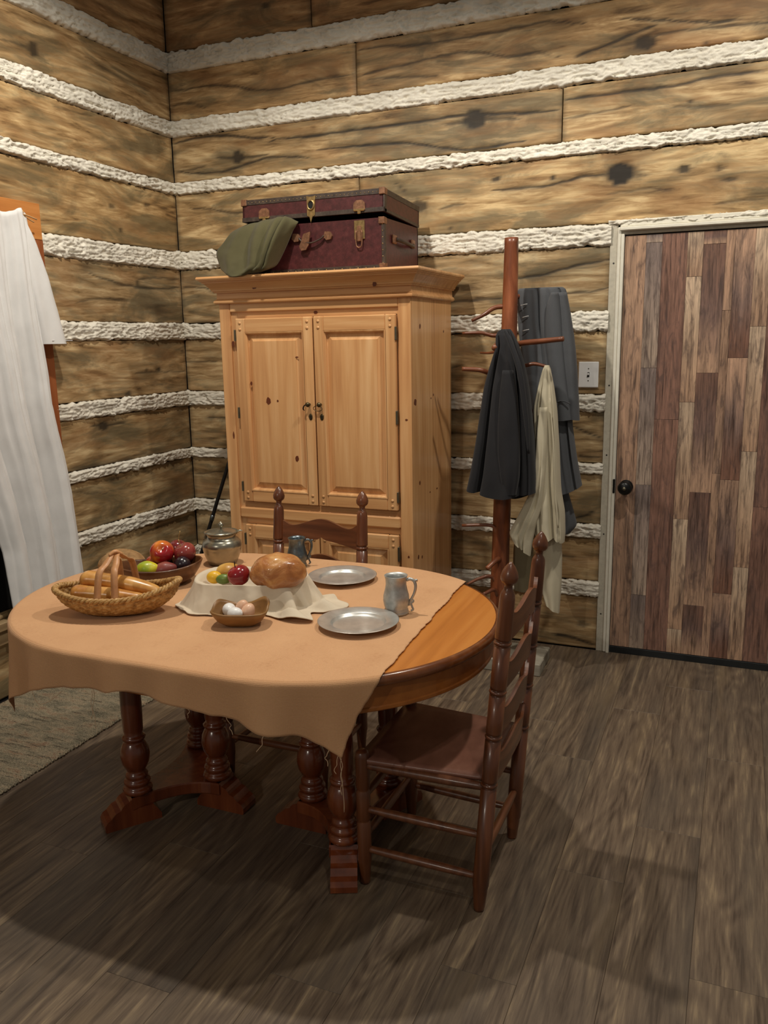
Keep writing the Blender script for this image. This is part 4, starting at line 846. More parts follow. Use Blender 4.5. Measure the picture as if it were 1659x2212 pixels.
for sgn in (-1, 1):
    cols_ = [np.array([CXM+sgn*0.39, TCY-0.18]), np.array([CXM+sgn*0.39, TCY+0.18]), np.array([CXM+sgn*0.188, TCY])]
    cen = np.array([CXM+sgn*0.31, TCY])
    bs = bpy.data.objects.new('pedestal', None); COL.objects.link(bs); bs.parent = tb; WO[bs.name] = Vector((cen[0], cen[1], 0)); bs.location = WO[bs.name]-WO[tb.name]; bs.empty_display_size = 0.05
    for c_ in cols_: lathe('column', colprof, 'table_leg', bs, (c_[0], c_[1], 0), 28)
    fx = 0.075 if sgn < 0 else 0.044
    dirs = [np.array([sgn*fx, -0.10]), np.array([sgn*fx, 0.10]), np.array([-sgn*0.12, 0.0])]
    dirs = [d/np.linalg.norm(d) for d in dirs]
    tips = [c_+d*0.035 for c_, d in zip(cols_, dirs)]
    order = sorted(range(3), key=lambda i: math.atan2(*(tips[i]-cen)[::-1])); outl = []
    for k in range(3):
        i, j = order[k], order[(k+1) % 3]; di, dj = dirs[i], dirs[j]
        ni, nj = np.array([-di[1], di[0]]), np.array([-dj[1], dj[0]])
        A, B = tips[i]+ni*0.046, tips[j]-nj*0.046; A0 = tips[i]-ni*0.046
        outl.append(A0); Cc = cen+((A+B)/2-cen)*0.30
        for t_ in np.linspace(0, 1, 9)[:-1]: outl.append((1-t_)**2*A+2*t_*(1-t_)*Cc+t_*t_*B)
    outl = np.array(outl); n = len(outl)
    V = np.concatenate([np.column_stack([cen+(outl-cen)*s_, np.full(n, z)]) for s_, z in ((0.97, 0.058), (1.0, 0.062), (1.0, 0.096), (0.985, 0.102))])
    mk('base_plate', V, ringfaces(4, n, True, True, True), 'table_leg', bs)
    for c_, d in zip(cols_, dirs):
        nn = np.array([-d[1], d[0]]); o0 = c_+d*0.020
        sec = [(-0.085, 0.0), (-0.085, 0.02), (-0.06, 0.058), (0.0, 0.060), (0.0, 0.102), (0.012, 0.102), (0.020, 0.090), (0.036, 0.083), (0.044, 0.075), (0.050, 0.066), (0.066, 0.060), (0.074, 0.052), (0.082, 0.044), (0.096, 0.036), (0.104, 0.022), (0.104, 0.004), (0.100, 0.0)]
        V = []
        for s_ in (-0.040, 0.040): V += [(*(o0+d*a_+nn*s_), z) for a_, z in sec]
        k = len(sec); mk('foot', V, ringfaces(2, k, True, True, True), 'table_leg', bs)

# ------------------------------------------------------------------ tablecloth
def capsule(x, y):
    qx = x-np.clip(x, TCX0, TCX1); qy = y-TCY; l = np.hypot(qx, qy)+1e-9
    return l-TR, qx/l, qy/l
nu, nv = 230, 200
U_, V_ = np.meshgrid(np.linspace(0, 1, nu), np.linspace(0, 1, nv))
yb, yf = -1.345, -2.620
Yc = yb+(yf-yb)*V_
xr = 2.196+0.050*(Yc+1.517)/(-2.378+1.517); xr = xr+0.006*fbm(Yc*14, Yc*0, 5, 3)+0.004*vnoise(Yc*90, Yc*0, 8)
xl = 0.800+0.012*(V_)+0.004*vnoise(Yc*40, Yc*0, 9)
Xc = xl+(xr-xl)*U_
Yc = Yc+0.012*fbm(Xc*9, Xc*0, 7, 3)*np.clip((V_-0.9)*10, 0, 1)-0.002*np.clip((Xc-1.9)/0.3, 0, 1)*V_**6+0.012*np.sin(Xc*9)*V_**8
d, nx_, ny_ = capsule(Xc, Yc)
Rr = 0.014; pos = np.stack([Xc, Yc, np.full_like(Xc, 0)], -1)
dp = np.clip(d, 0, None); ang_ = np.clip(dp/Rr, 0, math.pi/2)
drop = np.where(dp < Rr*math.pi/2, Rr*(1-np.cos(ang_)), Rr+dp-Rr*math.pi/2); out = Rr*np.sin(ang_)
th_ = np.arctan2(ny_, nx_); sarc = np.where(np.abs(nx_) < 0.02, Xc, np.where(Xc > CXM, TCX1+0.557*(th_+math.pi/2), TCX0-0.557*((-math.pi/2-th_) % (2*math.pi))))
rip = 0.55*np.sin(sarc*26+0.6)+0.45*np.sin(sarc*41+2.0)+0.5*vnoise(sarc*12, drop*4, 3)
out = out+drop*0.03+np.clip(drop-0.01, 0, 1)*rip*0.17
foot = pos[..., :2]-np.stack([nx_, ny_], -1)*d[..., None]
Xo = np.where(d > 0, foot[..., 0]+nx_*out, Xc); Yo = np.where(d > 0, foot[..., 1]+ny_*out, Yc)
Zo = TH+0.0045-drop+np.where(d < 0, 0.0012*fbm(Xc*16, Yc*16, 6, 3), 0)
cl = grid('tablecloth', np.stack([Xo, Yo, Zo], -1), 'tablecloth', None, True, 0.0018); tag(cl, 'frayed tan woven cloth covering most of the oval table', 'tablecloth')
hem = np.stack([Xo[-1], Yo[-1], Zo[-1]], -1); WO[cl.name] = Vector(cl.location)
# loose threads hanging from the hem
def thread(p, dx, L, seed):
    r_ = random.Random(seed); q = [np.array(p)]
    for k in range(6): q.append(q[-1]+np.array([dx/6+r_.uniform(-.006, .006), r_.uniform(-.004, .004), -L/6]))
    tube('loose_thread', q, 0.0009, 'thread', cl, 5, 18)
for k, L, s_ in ((-1, 0.10, 1), (-2, 0.15, 2), (-3, 0.05, 3), (-8, 0.04, 4), (-62, 0.05, 5), (-80, 0.03, 6), (-40, 0.04, 7), (-130, 0.12, 8), (-131, 0.09, 9)): thread(hem[k], 0.0, L, s_)
i0 = hem[-158]; tube('loose_thread', [hem[-170], hem[-170]+np.array([.03, -.01, -.03]), hem[-158]+np.array([0, -.01, -.035]), hem[-150]+np.array([0, 0, -.012])], 0.0009, 'thread', cl, 5, 20)
TZ_ = TH+0.0075

# ------------------------------------------------------------------ ladder-back chairs
def make_chair(label, loc, rz, hwt=0.183, hwb=0.19):
    c = thing('ladder_back_chair', label, 'chair', (0, 0, 0), 'ladder-back chairs at the table')
    H = 1.03; fd = 0.352; hf = 0.196
    def bp(z, s): t_ = z/H; return np.array([s*(hwb+(hwt-hwb)*t_), -0.078*t_**1.15, z])
    zs = [0, 0.01, 0.06, 0.072, 0.080]; rs = [0.015, 0.0165, 0.0205, 0.0215, 0.0235]
    for z in (0.40, 0.543, 0.674, 0.813):
        zs += [z-0.014, z-0.0135, z-0.0115, z-0.0085, z-0.008, z-0.004, z, z+0.0005, z+0.0035, z+0.0055, z+0.006, z+0.011]; rs += [0.0222, 0.0185, 0.0180, 0.0185, 0.0225, 0.0243, 0.0225, 0.0185, 0.018, 0.0185, 0.0222, 0.0224]
    zs += [0.93, 0.945, 0.952, 0.958, 0.966, 0.972, 0.975, 0.982, 0.992, 1.004, 1.016, 1.026, 1.031]
    rs += [0.0205, 0.019, 0.016, 0.0115, 0.0105, 0.0125, 0.018, 0.0225, 0.0235, 0.0205, 0.0145, 0.007, 0.0015]
    for s in (-1, 1):
        pts = [bp(z, s) for z in zs]; tube('back_post', pts, rs, 'chair_wood', c, 18)
        fz = [0, 0.01, 0.07, 0.08, 0.20, 0.205, 0.21, 0.215, 0.30, 0.305, 0.31, 0.315, 0.41, 0.425, 0.432]; fr = [0.014, 0.016, 0.020, 0.0215, 0.021, 0.018, 0.018, 0.021, 0.021, 0.018, 0.018, 0.021, 0.021, 0.019, 0.012]
        tube('front_leg', [np.array([s*hf, fd, z]) for z in fz], fr, 'chair_wood', c, 18)
    # seat
    zt = 0.402
    A = [(-hf-0.012, fd+0.016), (hf+0.012, fd+0.016), (hwb-0.012, -0.022), (-hwb+0.012, -0.022)]
    g_ = np.zeros((14, 14, 3))
    for i in range(14):
        for j in range(14):
            u, v = i/13, j/13; a_ = np.array(A[3])*(1-u)+np.array(A[2])*u; b_ = np.array(A[0])*(1-u)+np.array(A[1])*u
            q = a_*(1-v)+b_*v; g_[i, j] = (*q, zt-0.008*math.sin(u*math.pi)*math.sin(v*math.pi))
    g_ = g_[::-1]
    grid('seat', g_, 'seat_leather', c, True, 0.014)
    r_ = 0.0125; b = lambda z, s: bp(z, s)
    f = lambda z, s: np.array([s*hf, fd, z])
    def rung(nm, a_, b_, r=r_): tube(nm, [a_, a_*.75+b_*.25, (a_+b_)/2, a_*.25+b_*.75, b_], [r*0.75, r, r*1.06, r, r*0.75], 'chair_wood_x', c, 12, 14)
    for s in (-1, 1):
        rung('seat_rail', b(0.385, s), f(0.385, s), 0.014)
        rung('stretcher', b(0.235, s), f(0.245, s)); rung('stretcher', b(0.105, s), f(0.115, s))
    rung('seat_rail', f(0.385, -1), f(0.385, 1), 0.014); rung('seat_rail', b(0.385, -1), b(0.385, 1), 0.014)
    rung('stretcher', f(0.28, -1), f(0.28, 1)); rung('stretcher', f(0.15, -1), f(0.15, 1)); rung('stretcher', b(0.175, -1), b(0.175, 1))
    # scalloped slats
    for zt_ in (0.905, 0.765, 0.632, 0.497):
        n = 41; x = np.linspace(-1, 1, n); ax_ = np.abs(x)
        hump = np.where(ax_ < 0.78, 0.5+0.5*np.cos(ax_/0.78*math.pi), 0)
        ear = np.exp(-((ax_-1.0)/0.16)**2)*0.022
        top = zt_-0.030+0.030*hump+ear
        bot = zt_-0.098+0.016*(0.5+0.5*np.cos(ax_/0.85*math.pi))*(ax_ < 0.85)+0.010*np.exp(-(ax_/0.06)**2)-0.008*np.exp(-((ax_-1.0)/0.2)**2)
        V = []
        for z_, off in ((bot, 0.006), (top, 0.006), (top, -0.006), (bot, -0.006)):
            for k in range(n):
                t_ = float(z_[k]); bpz = bp(t_, 1); V.append((x[k]*(bpz[0]-0.012), bpz[1]-0.020*(1-x[k]**2)+off, t_))
        F = []
        for q in range(4):
            r2 = (q+1) % 4
            for k in range(n-1): F.append((q*n+k, q*n+k+1, r2*n+k+1, r2*n+k))
        F += [(0, n, 2*n, 3*n), (n-1, 4*n-1, 3*n-1, 2*n-1)]
        mk('slat', V, [f_[::-1] for f_ in F], 'chair_wood_x', c)
    c.location = loc; c.rotation_euler = (0, 0, rz); return c
ch1 = make_chair('reddish brown ladder-back chair at the bare right end of the table', (2.446, -1.972, 0), math.pi/2)
ch2 = make_chair('brown ladder-back chair tucked behind the table in front of the armoire', (1.547, -1.400, 0), math.pi)

# ------------------------------------------------------------------ things on the table
def blob(name, c, rx, ry, rz, mat, parent=None, ang=0.0, shape=None, n=22, seg=30, tilt=(0, 0), seed=0, nz=0.0, nf=4):
    th = np.linspace(0, math.pi, n); ph = np.linspace(0, 2*math.pi, seg, endpoint=False); V = np.zeros((n, seg, 3))
    for i, t_ in enumerate(th):
        r, z = math.sin(t_), -math.cos(t_)
        if shape: r, z = shape(r, z, t_)
        k = 1+nz*fbm(np.cos(ph)*nf*max(r, .05)+seed+20, np.sin(ph)*nf*max(r, .05)+z*nf+20, seed, 3) if nz else 1
        V[i] = np.stack([rx*r*np.cos(ph)*k, ry*r*np.sin(ph)*k, np.full(seg, rz*z)*k], 1)
    R_ = Matrix.Rotation(ang, 3, 'Z') @ Matrix.Rotation(tilt[0], 3, 'X') @ Matrix.Rotation(tilt[1], 3, 'Y')
    V = V.reshape(-1, 3) @ np.array(R_).T+np.array(c)
    return mk(name, V, ringfaces(n, seg, True, True, True), mat, parent, True)
def apple(c, r, mat, label, tilt=(0, 0), stem='stem', cat='apple', group=None, sl=0.022):
    t_ = thing('apple', label, cat, (c[0], c[1], c[2]-r), group)
    def sh(rr, z, th): return rr*(1+0.07*z), z*0.92-0.22*math.exp(-(rr/0.28)**2)*(1 if z > 0 else -0.7)
    blob('flesh', c, r, r, r, mat, t_, 0, sh, 30, 32, tilt)
    R_ = np.array(Matrix.Rotation(tilt[0], 3, 'X') @ Matrix.Rotation(tilt[1], 3, 'Y'))
    q = [R_ @ np.array(p)+np.array(c) for p in ((0, 0, r*0.66), (0.002, 0, r*0.66+sl*0.6), (0.006, 0.002, r*0.66+sl*1.3))]
    tube('stem', q, [0.0022, 0.0016, 0.0024], stem, t_, 6, 8); return t_

# -- wicker basket with two bread sticks
bo = pz(TZ_, 252, 1322); ex = np.array([0.925, 0.38, 0]); ey = np.array([-0.38, 0.925, 0])
bk = thing('bread_basket', 'boat-shaped straw basket with braided rim and arched band handle', 'basket', (bo[0], bo[1], TZ_))
def brim(th):
    c, s = np.cos(th), np.sin(th); a = 0.195*np.sign(c)*np.abs(c)**(1.0); l = np.where(c > 0, 0.205, 0.185)*c; wdt = 0.098*s*(1-0.20*np.clip(c, 0, 1)**2)
    h = 0.062+0.020*c*c+0.018*np.clip(c, 0, 1)**3
    return l, wdt, h
nr, sg = 34, 180; th = np.linspace(0, 2*math.pi, sg, endpoint=False); l, wd, h = brim(th); V = np.zeros((nr, sg, 3))
for i in range(nr):
    t_ = i/(nr-1); k = 0.50+0.50*math.sin(t_*math.pi/2)**0.9 if t_ > 0 else 0.5
    z = h*t_**1.25; wv = 0.0022*np.sin(i*math.pi+0*th)*np.sign(np.sin(th*30))+0.0026*math.sin(i*2.1)*np.sin(th*30+i*math.pi)
    kk = k+wv/0.12
    V[i] = bo+(l*kk)[:, None]*ex+(wd*kk)[:, None]*ey+np.stack([0*z, 0*z, z+0.003], 1)
o = mk('hull', V.reshape(-1, 3), ringfaces(nr, sg, True, True, False), 'wicker', bk, True)
md = o.modifiers.new('s', 'SOLIDIFY'); md.thickness = 0.004
tt = np.linspace(0, 2*math.pi, 420, endpoint=False); l, wd, h = brim(tt); C_ = bo+l[:, None]*ex+wd[:, None]*ey+np.stack([0*h, 0*h, h+0.003], 1)
Nn = (np.cos(tt)[:, None]*ex+np.sin(tt)[:, None]*ey)
for k in range(3):
    ph = tt*26+k*2*math.pi/3; tube('braid_strand', C_+0.006*np.cos(ph)[:, None]*Nn+np.stack([0*ph, 0*ph, 0.005*np.sin(ph)], 1), 0.0052, 'wicker', bk, 6, None, True)
def band(n0, top, f0):
    P = cr([n0, n0*.78+top*.22+np.array([0, 0, .055]), n0*.4+top*.6+np.array([0, 0, .028]), top, f0*.4+top*.6+np.array([0, 0, .028]), f0*.78+top*.22+np.array([0, 0, .055]), f0], 40)
    wv = np.linspace(-1, 1, 2); G = np.zeros((40, 2, 3))
    for i in range(40):
        wid = 0.0105*(1-0.45*math.exp(-((i-19.5)/3)**2)); G[i] = [P[i]+ex*wid*q for q in (-1, 1)]
    return grid('handle_band', G, 'handle_band', bk, True, 0.003)
top = bo+np.array([0, 0, 0.190])+ex*0.012
def rimp(a): l, wd, h = brim(np.array([a])); return bo+l[0]*ex+wd[0]*ey+np.array([0, 0, h[0]])
band(rimp(-1.70), top-ex*.008, rimp(1.62)); band(rimp(-1.42), top+ex*.008, rimp(1.36))
tube('handle_knot', [top-ex*0.016-ey*.012+np.array([0, 0, -.002]), top+np.array([0, 0, .008]), top+ex*0.018+ey*.012+np.array([0, 0, -.004])], [0.006, 0.009, 0.006], 'handle_band', bk, 10, 14, flat=0.7)
def stick(p, ang, L, r, label, tz, seed, bend):
    n, sg = 40, 24; V = np.zeros((n, sg, 3)); a = np.linspace(0, 2*math.pi, sg, endpoint=False); d = np.array([math.cos(ang), math.sin(ang), tz]); d /= np.linalg.norm(d); s_ = np.array([-d[1], d[0], 0]); s_ /= np.linalg.norm(s_); u_ = np.cross(d, s_)
    for i in range(n):
        t_ = i/(n-1); q = min(1, math.sqrt(max(0, 1-(1-min(t_/0.10, 1))**2)))*min(1, math.sqrt(max(0, 1-(1-min((1-t_)/0.16, 1))**2)))
        rr = max(r*q*(1.08-0.30*t_)*(1+0.06*math.sin(t_*11+seed)), 0.0006)
        V[i] = np.array(p)+d*L*(t_-0.5)+u_*(bend*math.sin(t_*math.pi))+rr*(np.cos(a)[:, None]*s_+np.sin(a)[:, None]*u_*0.85)
    o = mk('bread_stick', V.reshape(-1, 3), ringfaces(n, sg, True, True, True), 'bread_stick', None, True); tag(o, label, 'bread', 'bread sticks in the basket'); return o
ea = math.atan2(ex[1], ex[0])
stick(bo+ex*0.012+ey*0.032+np.array([0, 0, 0.078]), ea-0.10, 0.275, 0.029, 'upper long golden bread stick lying in the straw basket', -0.16, 1, 0.010)
stick(bo-ex*0.010-ey*0.020+np.array([0, 0, 0.060]), ea-0.06, 0.250, 0.027, 'lower golden bread stick along the front of the straw basket', -0.10, 2, 0.004)

# -- brown rustic loaf behind the basket handle
lo = pz(TZ_, 268, 1243)
def shl(r, z, t_): return r*(1 if z > 0 else 1-0.25*abs(z)**2), (z if z > -0.55 else -0.55)
bl = blob('rustic_loaf', (lo[0]-0.012, lo[1]+0.01, TZ_+0.034), 0.086, 0.070, 0.062, 'bread_brown', None, 0.4, shl, 26, 40, (0, 0), 4, 0.10, 3); tag(bl, 'dull brown domed rustic loaf behind the basket handle', 'bread')
bl.scale = (1, 1, 1)

# -- oval dark wooden bowl with fruit
fo = pz(TZ_+0.03, 346, 1243); fo[2] = TZ_
fex = np.array([0.80, 0.60, 0]); fey = np.array([-0.60, 0.80, 0])
fb = thing('fruit_bowl', 'oval dark wooden bowl heaped with fruit behind the bread basket', 'bowl', (fo[0], fo[1], TZ_))
prf = [(0.52, 0.0), (0.60, 0.002), (0.80, 0.020), (0.93, 0.044), (1.0, 0.066), (0.975, 0.070), (0.955, 0.066), (0.87, 0.042), (0.74, 0.022), (0.55, 0.010), (0.05, 0.008)]
th = np.linspace(0, 2*math.pi, 64, endpoint=False)
V = np.concatenate([fo+(0.150*r*np.cos(th))[:, None]*fex+(0.098*r*np.sin(th))[:, None]*fey+np.column_stack([0*th, 0*th, z+(0.014*np.cos(th)**2)*(z/0.066)]) for r, z in prf])
mk('bowl_body', V, ringfaces(len(prf), 64, True, True, True), 'bowl_dark', fb, True)
def onray(u, v, z): q = pz(z, u, v); return q
FB = TZ_
A = onray(350, 1193, FB+0.098); apple(A, 0.043, 'apple_orange', 'glossy red and orange nectarine on top of the fruit bowl', (0.9, 0.5), cat='fruit', sl=0.004)
A = onray(400, 1194, FB+0.092); apple(A, 0.040, 'apple_dark', 'matte dark red apple with pale stem at right of the fruit bowl', (0.35, -0.35))
A = onray(372, 1188, FB+0.088)+np.array([-0.03, 0.075, -0.012]); apple(A, 0.034, 'apple_dark', 'half-hidden apple at the back of the fruit bowl with its stem showing', (0.0, 0.1), sl=0.034)
def pearshape(r, z, t_): return r*(1.0-0.30*max(z, 0)**1.2), z*1.05
A = onray(318, 1230, FB+0.056); o = blob('pear', A, 0.031, 0.031, 0.040, 'pear_yellow', None, 0.4, pearshape, 24, 28, (0.2, 1.35), 3, 0.05, 2); tag(o, 'bright yellow green pear at the front of the fruit bowl', 'pear')
A = onray(357, 1229, FB+0.054); o = blob('pear', A, 0.026, 0.026, 0.040, 'pear_red', None, 0.55, pearshape, 24, 28, (0.0, 1.45), 5, 0.05, 2); tag(o, 'dusky red pear lying between yellow pear and plum', 'pear')
A = onray(394, 1220, FB+0.060); o = blob('plum', A, 0.030, 0.030, 0.031, 'plum', None, 0, None, 22, 28, (0.3, 0), 6, 0.04, 2); tag(o, 'shiny purple black plum at the right of the fruit bowl', 'plum')
A = onray(326, 1214, FB+0.066)+np.array([-.015, .03, -.01]); o = blob('nectarine', A, 0.026, 0.026, 0.025, 'apple_orange', None, 0, None, 20, 24); tag(o, 'small red nectarine half hidden behind the yellow pear', 'fruit')
A = onray(333, 1208, FB+0.066)+np.array([.0, .05, -.012]); o = blob('plum', A, 0.026, 0.026, 0.026, 'plum', None, 0, None, 20, 24); tag(o, 'dark plum at the back left of the fruit bowl under the nectarine', 'plum')

# -- pewter pot with lid
po = (1.247, -1.572, TZ_)
pt = thing('pewter_pot', 'round pewter lidded pot at the back of the table', 'pot', po)
lathe('pot_body', [(0.050, 0), (0.054, 0.003), (0.058, 0.012), (0.067, 0.035), (0.0735, 0.060), (0.0735, 0.066), (0.0745, 0.067), (0.0745, 0.070), (0.075, 0.074), (0.072, 0.086), (0.064, 0.096), (0.056, 0.101), (0.0545, 0.106), (0.056, 0.114), (0.062, 0.121), (0.066, 0.124), (0.064, 0.1255), (0.058, 0.121), (0.052, 0.112), (0.02, 0.110)], 'pewter_pot', pt, po, 48)
ld_ = lathe('lid', [(0.058, 0.119), (0.0585, 0.122), (0.052, 0.126), (0.036, 0.131), (0.016, 0.134), (0.006, 0.135)], 'pewter_pot', pt, po, 40)
lathe('lid_finial', [(0.004, 0.133), (0.003, 0.138), (0.0045, 0.141), (0.010, 0.146), (0.0115, 0.151), (0.008, 0.157), (0.003, 0.162), (0.001, 0.164)], 'pewter_pot', ld_, po, 18)
sp = np.array([0.925, 0.38, 0]); b0 = np.array(po)
tube('pour_lip', [b0+sp*0.056+np.array([0, 0, .117]), b0+sp*0.066+np.array([0, 0, .1245]), b0+sp*0.074+np.array([0, 0, .1265]), b0+sp*0.082+np.array([0, 0, .1255])], [0.004, 0.005, 0.004, 0.002], 'pewter_pot', pt, 8, 12)
tube('pour_lip', [b0-sp*0.060+np.array([0, 0, .088]), b0-sp*0.064+np.array([0, 0, .102]), b0-sp*0.060+np.array([0, 0, .113]), b0-sp*0.066+np.array([0, 0, .122])], [0.003, 0.004, 0.004, 0.003], 'pewter_pot', pt, 8, 12)

# -- tankards
def tankard(c, s, mat, label, hd, fat=1.12):
    t_ = thing('tankard', label, 'mug', tuple(c), 'pewter tankards')
    p = [(0.034, 0), (0.0345, 0.006), (0.032, 0.009), (0.0335, 0.012), (0.031, 0.016), (0.034, 0.026), (0.0365, 0.042), (0.0355, 0.058), (0.031, 0.076), (0.0285, 0.092), (0.0290, 0.108), (0.0315, 0.119), (0.0325, 0.121), (0.031, 0.1215), (0.0275, 0.110), (0.027, 0.09), (0.030, 0.06), (0.03, 0.02), (0.005, 0.018)]
    lathe('cup', [(r*s*fat, z*s) for r, z in p], mat, t_, c, 40)
    h = np.array([math.cos(hd), math.sin(hd), 0]); q = lambda r, z: np.array(c)+h*(r+0.0035)*s+np.array([0, 0, z*s])
    tube('handle', [q(.029, .106), q(.040, .110), q(.052, .104), q(.057, .088), q(.054, .068), q(.046, .050), q(.040, .040), q(.040, .030), q(.033, .026)], [0.005*s, .0055*s, .0048*s, .0045*s, .0042*s, .004*s, .0038*s, .004*s, .003*s], mat, t_, 10, 40)
    tube('thumb_scroll', [q(.052, .104), q(.060, .107), q(.061, .102)], [.003*s, .004*s, .002*s], mat, t_, 8, 10)
    tube('handle_scroll', [q(.044, .046), q(.050, .040), q(.046, .034), q(.041, .036), q(.046, .020), q(.049, .012), q(.042, .008)], .0032*s, mat, t_, 8, 20)
    return t_
tankard((2.100, -1.902, TZ_), 1.0, 'pewter_dull', 'bright pewter tankard between the two plates at the right of the cloth', 0.25)
tankard((1.545, -1.520, TZ_), 0.92, 'pewter_dark', 'dark pewter tankard behind the round loaf', 0.55)
# -- plates
for c_, lab in (((2.036, -2.047), 'pewter plate nearest the front edge of the table'), ((1.781, -1.622), 'pewter plate farther back beside the round loaf')):
    o = lathe('pewter_plate', [(0.060, 0), (0.076, 0.0006), (0.080, 0.002), (0.086, 0.010), (0.116, 0.0155), (0.121, 0.0158), (0.122, 0.0172), (0.120, 0.0180), (0.115, 0.0173), (0.085, 0.0125), (0.082, 0.0105), (0.078, 0.0036), (0.074, 0.0027), (0.001, 0.0026)], 'pewter', None, (*c_, TZ_), 72); tag(o, lab, 'plate', 'pewter plates')

# -- linen covered bowl
lc = np.array([1.612, -1.952, TZ_]); la = math.radians(24); lex = np.array([math.cos(la), math.sin(la), 0]); ley = np.array([-math.sin(la), math.cos(la), 0])
lb = thing('linen_lined_bowl', 'bowl draped in cream linen holding a round loaf and fruit', 'bowl', tuple(lc))
prf = [(0.62, 0.0), (0.70, 0.004), (0.88, 0.035), (0.985, 0.074), (0.965, 0.076), (0.85, 0.04), (0.6, 0.012), (0.05, 0.010)]
th = np.linspace(0, 2*math.pi, 64, endpoint=False)
V = np.concatenate([lc+(0.176*r*np.cos(th))[:, None]*lex+(0.112*r*np.sin(th))[:, None]*ley+np.column_stack([0*th, 0*th, z+0*th]) for r, z in prf]); mk('bowl_body', V, ringfaces(len(prf), 64, True, True, True), 'bowl_dark', lb, True)
nth = 200; th = np.linspace(0, 2*math.pi, nth, endpoint=False)
ext = 0.097+0.004*np.sin(th*2+1)  # skirt length past the rim, per direction
ext = ext+0.115*np.exp(-((np.angle(np.exp(1j*(th+0.42))))/0.34)**2)+0.090*np.exp(-((np.angle(np.exp(1j*(th+1.02))))/0.24)**2)
ext = ext-0.02*np.exp(-((np.angle(np.exp(1j*(th-1.6))))/0.8)**2)+0.010*np.exp(-((np.angle(np.exp(1j*(th+2.6))))/0.4)**2)
rows = []; ns_ = 46; nin = 12
e0 = lambda k: (0.176*k*np.cos(th))[:, None]*lex+(0.112*k*np.sin(th))[:, None]*ley
rad = np.cos(th)[:, None]*lex*0.9+np.sin(th)[:, None]*ley; rad = rad/np.linalg.norm(rad, axis=1)[:, None]
for i in range(nin):
    t_ = i/(nin-1); k = 0.45+0.53*t_**0.7; z = 0.022+0.060*t_**1.7+0.003*np.sin(th*7+t_*4)*(1-t_)
    rows.append(lc+e0(k)+np.column_stack([0*th, 0*th, z+0*th]))
frontness = np.clip(np.cos(np.angle(np.exp(1j*(th+0.75)))), 0, 1)
rimz = 0.084+0.005*np.sin(th*3+0.5)+0.006*np.exp(-(np.angle(np.exp(1j*(th-2.2)))/0.7)**2)
for i in range(1, ns_):
    t_ = i/(ns_-1); s_ = ext*t_                       # distance along cloth from rim
    wallL = rimz+0.010
    q = np.clip(s_/wallL, 0, 1)
    z = rimz*(1-q**1.15)+0.003*(1-np.exp(-t_*8)); flat = np.clip(s_-wallL, 0, None)
    outw = 0.006+(0.046-0.014*np.exp(-(np.angle(np.exp(1j*(th+1.6)))/0.35)**2))*q**1.4+flat
    fold = (0.016*(1-2*np.abs(np.sin(th*4.5+0.4+0.5*q)))+0.011*np.sin(th*13+0.7+q)+0.006*np.sin(th*21+2-q))*q*(0.25+1.1*np.exp(-(np.angle(np.exp(1j*(th+0.65)))/0.8)**2))+0.006*fbm(np.cos(th)*6+9, np.sin(th)*6+q*2+9, 6, 3)*q
    zf = np.clip(np.sin(th*12+1.2), 0, 1)*0.026*np.clip(flat/0.05, 0, 1)*np.clip(1.5-flat/0.09, 0, 1)*(0.3+frontness)
    rows.append(lc+e0(1.0)+rad*(outw+fold)[:, None]+np.column_stack([0*th, 0*th, np.maximum(z+zf, 0.0028)]))
G = np.array(rows); G[..., 2] += 0.0015*fbm(G[..., 0]*60, G[..., 1]*60, 5, 2)+0.001
grid('linen_cloth', G, 'linen', lb, True, 0.0022, None, True)
# contents
A = pz(lc[2]+0.115, 600, 1237); o = blob('round_loaf', (A[0]-ley[0]*-.018, A[1]+ley[1]*.018, lc[2]+0.108), 0.090, 0.068, 0.064, 'bread_round', None, la+0.1, lambda r, z, t_: (r**0.88, z*(1 if z > 0 else 0.8)), 30, 44, (0.0, 0.0), 8, 0.07, 3); tag(o, 'large shiny round golden loaf in the linen lined bowl', 'bread')
A = pz(lc[2]+0.100, 516, 1243); apple(A, 0.037, 'apple_red', 'deep red apple with dark stem beside the loaf in the linen', (0.15, -0.35), 'stem_dark', sl=0.018)
A = pz(lc[2]+0.082, 463, 1247); o = blob('lemon', A, 0.026, 0.021, 0.021, 'lemon', None, 0.2, lambda r, z, t_: (r, z), 20, 24); tag(o, 'small bright yellow lemon at the left in the linen bowl', 'lemon')
A = pz(lc[2]+0.082, 483, 1251); o = blob('lime', A, 0.017, 0.017, 0.026, 'lime', None, 0.2, None, 20, 22, (0.0, 1.45)); tag(o, 'small green lime between lemon and apple', 'lime')
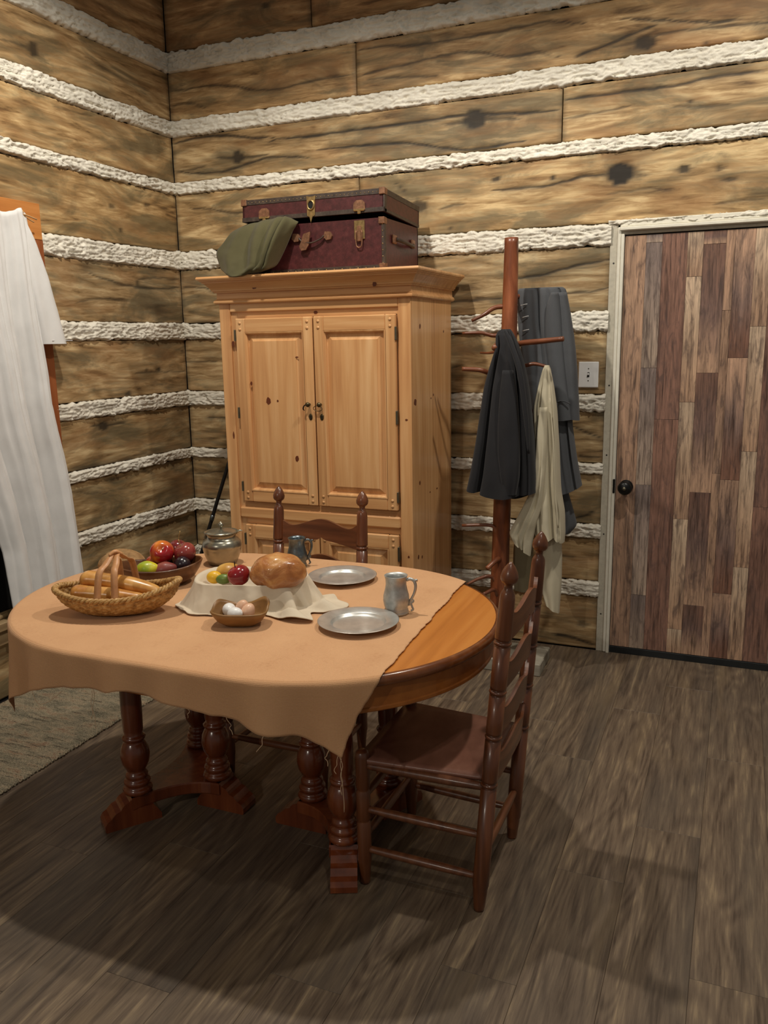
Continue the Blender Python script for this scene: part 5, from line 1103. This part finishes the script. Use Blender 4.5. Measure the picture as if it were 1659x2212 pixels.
A = pz(lc[2]+0.078, 484, 1240)+np.array([0, .03, 0]); o = blob('squash', A, 0.045, 0.036, 0.030, 'squash', None, 0.4, None, 20, 26, (0, 0), 3, 0.05, 2); tag(o, 'mottled tan yellow squash behind lemon and lime', 'squash')

# -- small carved bowl with eggs
eo = np.array([1.696, -2.156, TZ_]); ga = math.radians(20); gx = np.array([math.cos(ga), math.sin(ga), 0]); gy = np.array([-math.sin(ga), math.cos(ga), 0])
eb = thing('egg_bowl', 'small square carved wooden bowl with eggs in front of the linen', 'bowl', tuple(eo))
th = np.linspace(0, 2*math.pi, 72, endpoint=False); c, s = np.cos(th), np.sin(th)
sq = 1/np.power(np.abs(c)**3.2+np.abs(s)**3.2, 1/3.2)
cor = np.exp(-(np.angle(np.exp(1j*(th-0.75)))/0.42)**2)*0.022+np.exp(-(np.angle(np.exp(1j*(th-2.5)))/0.42)**2)*0.016+np.exp(-(np.angle(np.exp(1j*(th+2.5)))/0.40)**2)*0.004+np.exp(-(np.angle(np.exp(1j*(th-0.1)))/0.3)**2)*0.010
prf = [(0.45, 0), (0.56, 0.002), (0.80, 0.016), (0.96, 0.034), (1.02, 0.044), (0.97, 0.047), (0.92, 0.040), (0.75, 0.020), (0.5, 0.010), (0.05, 0.008)]
V = np.concatenate([eo+(0.086*r*sq*c)[:, None]*gx+(0.062*r*sq*s)[:, None]*gy+np.column_stack([0*th, 0*th, z+cor*(z/0.044)**1.5]) for r, z in prf])
mk('bowl_body', V, ringfaces(len(prf), 72, True, True, True), 'bowl_egg', eb, True)
def eggs(r, z, t_): return r*(1-0.12*z), z
for (u, v, z, mat, lab, an) in ((495, 1317, 0.036, 'egg_white', 'white egg at the left rear of the carved bowl', 0.3), (508, 1326, 0.036, 'egg_white', 'white egg at the front of the carved bowl', 1.2), (524, 1311, 0.042, 'egg_tan', 'peach tan egg at the rear of the carved bowl', 0.6), (536, 1320, 0.038, 'egg_tan', 'pinkish egg at the right of the carved bowl', 2.0)):
    A = pz(TZ_+z, u, v); o = blob('egg', A, 0.0205, 0.0205, 0.025, mat, None, an, eggs, 20, 24, (0.5 if mat == 'egg_tan' else 1.3, 0.3)); tag(o, lab, 'egg', 'eggs in the carved bowl')
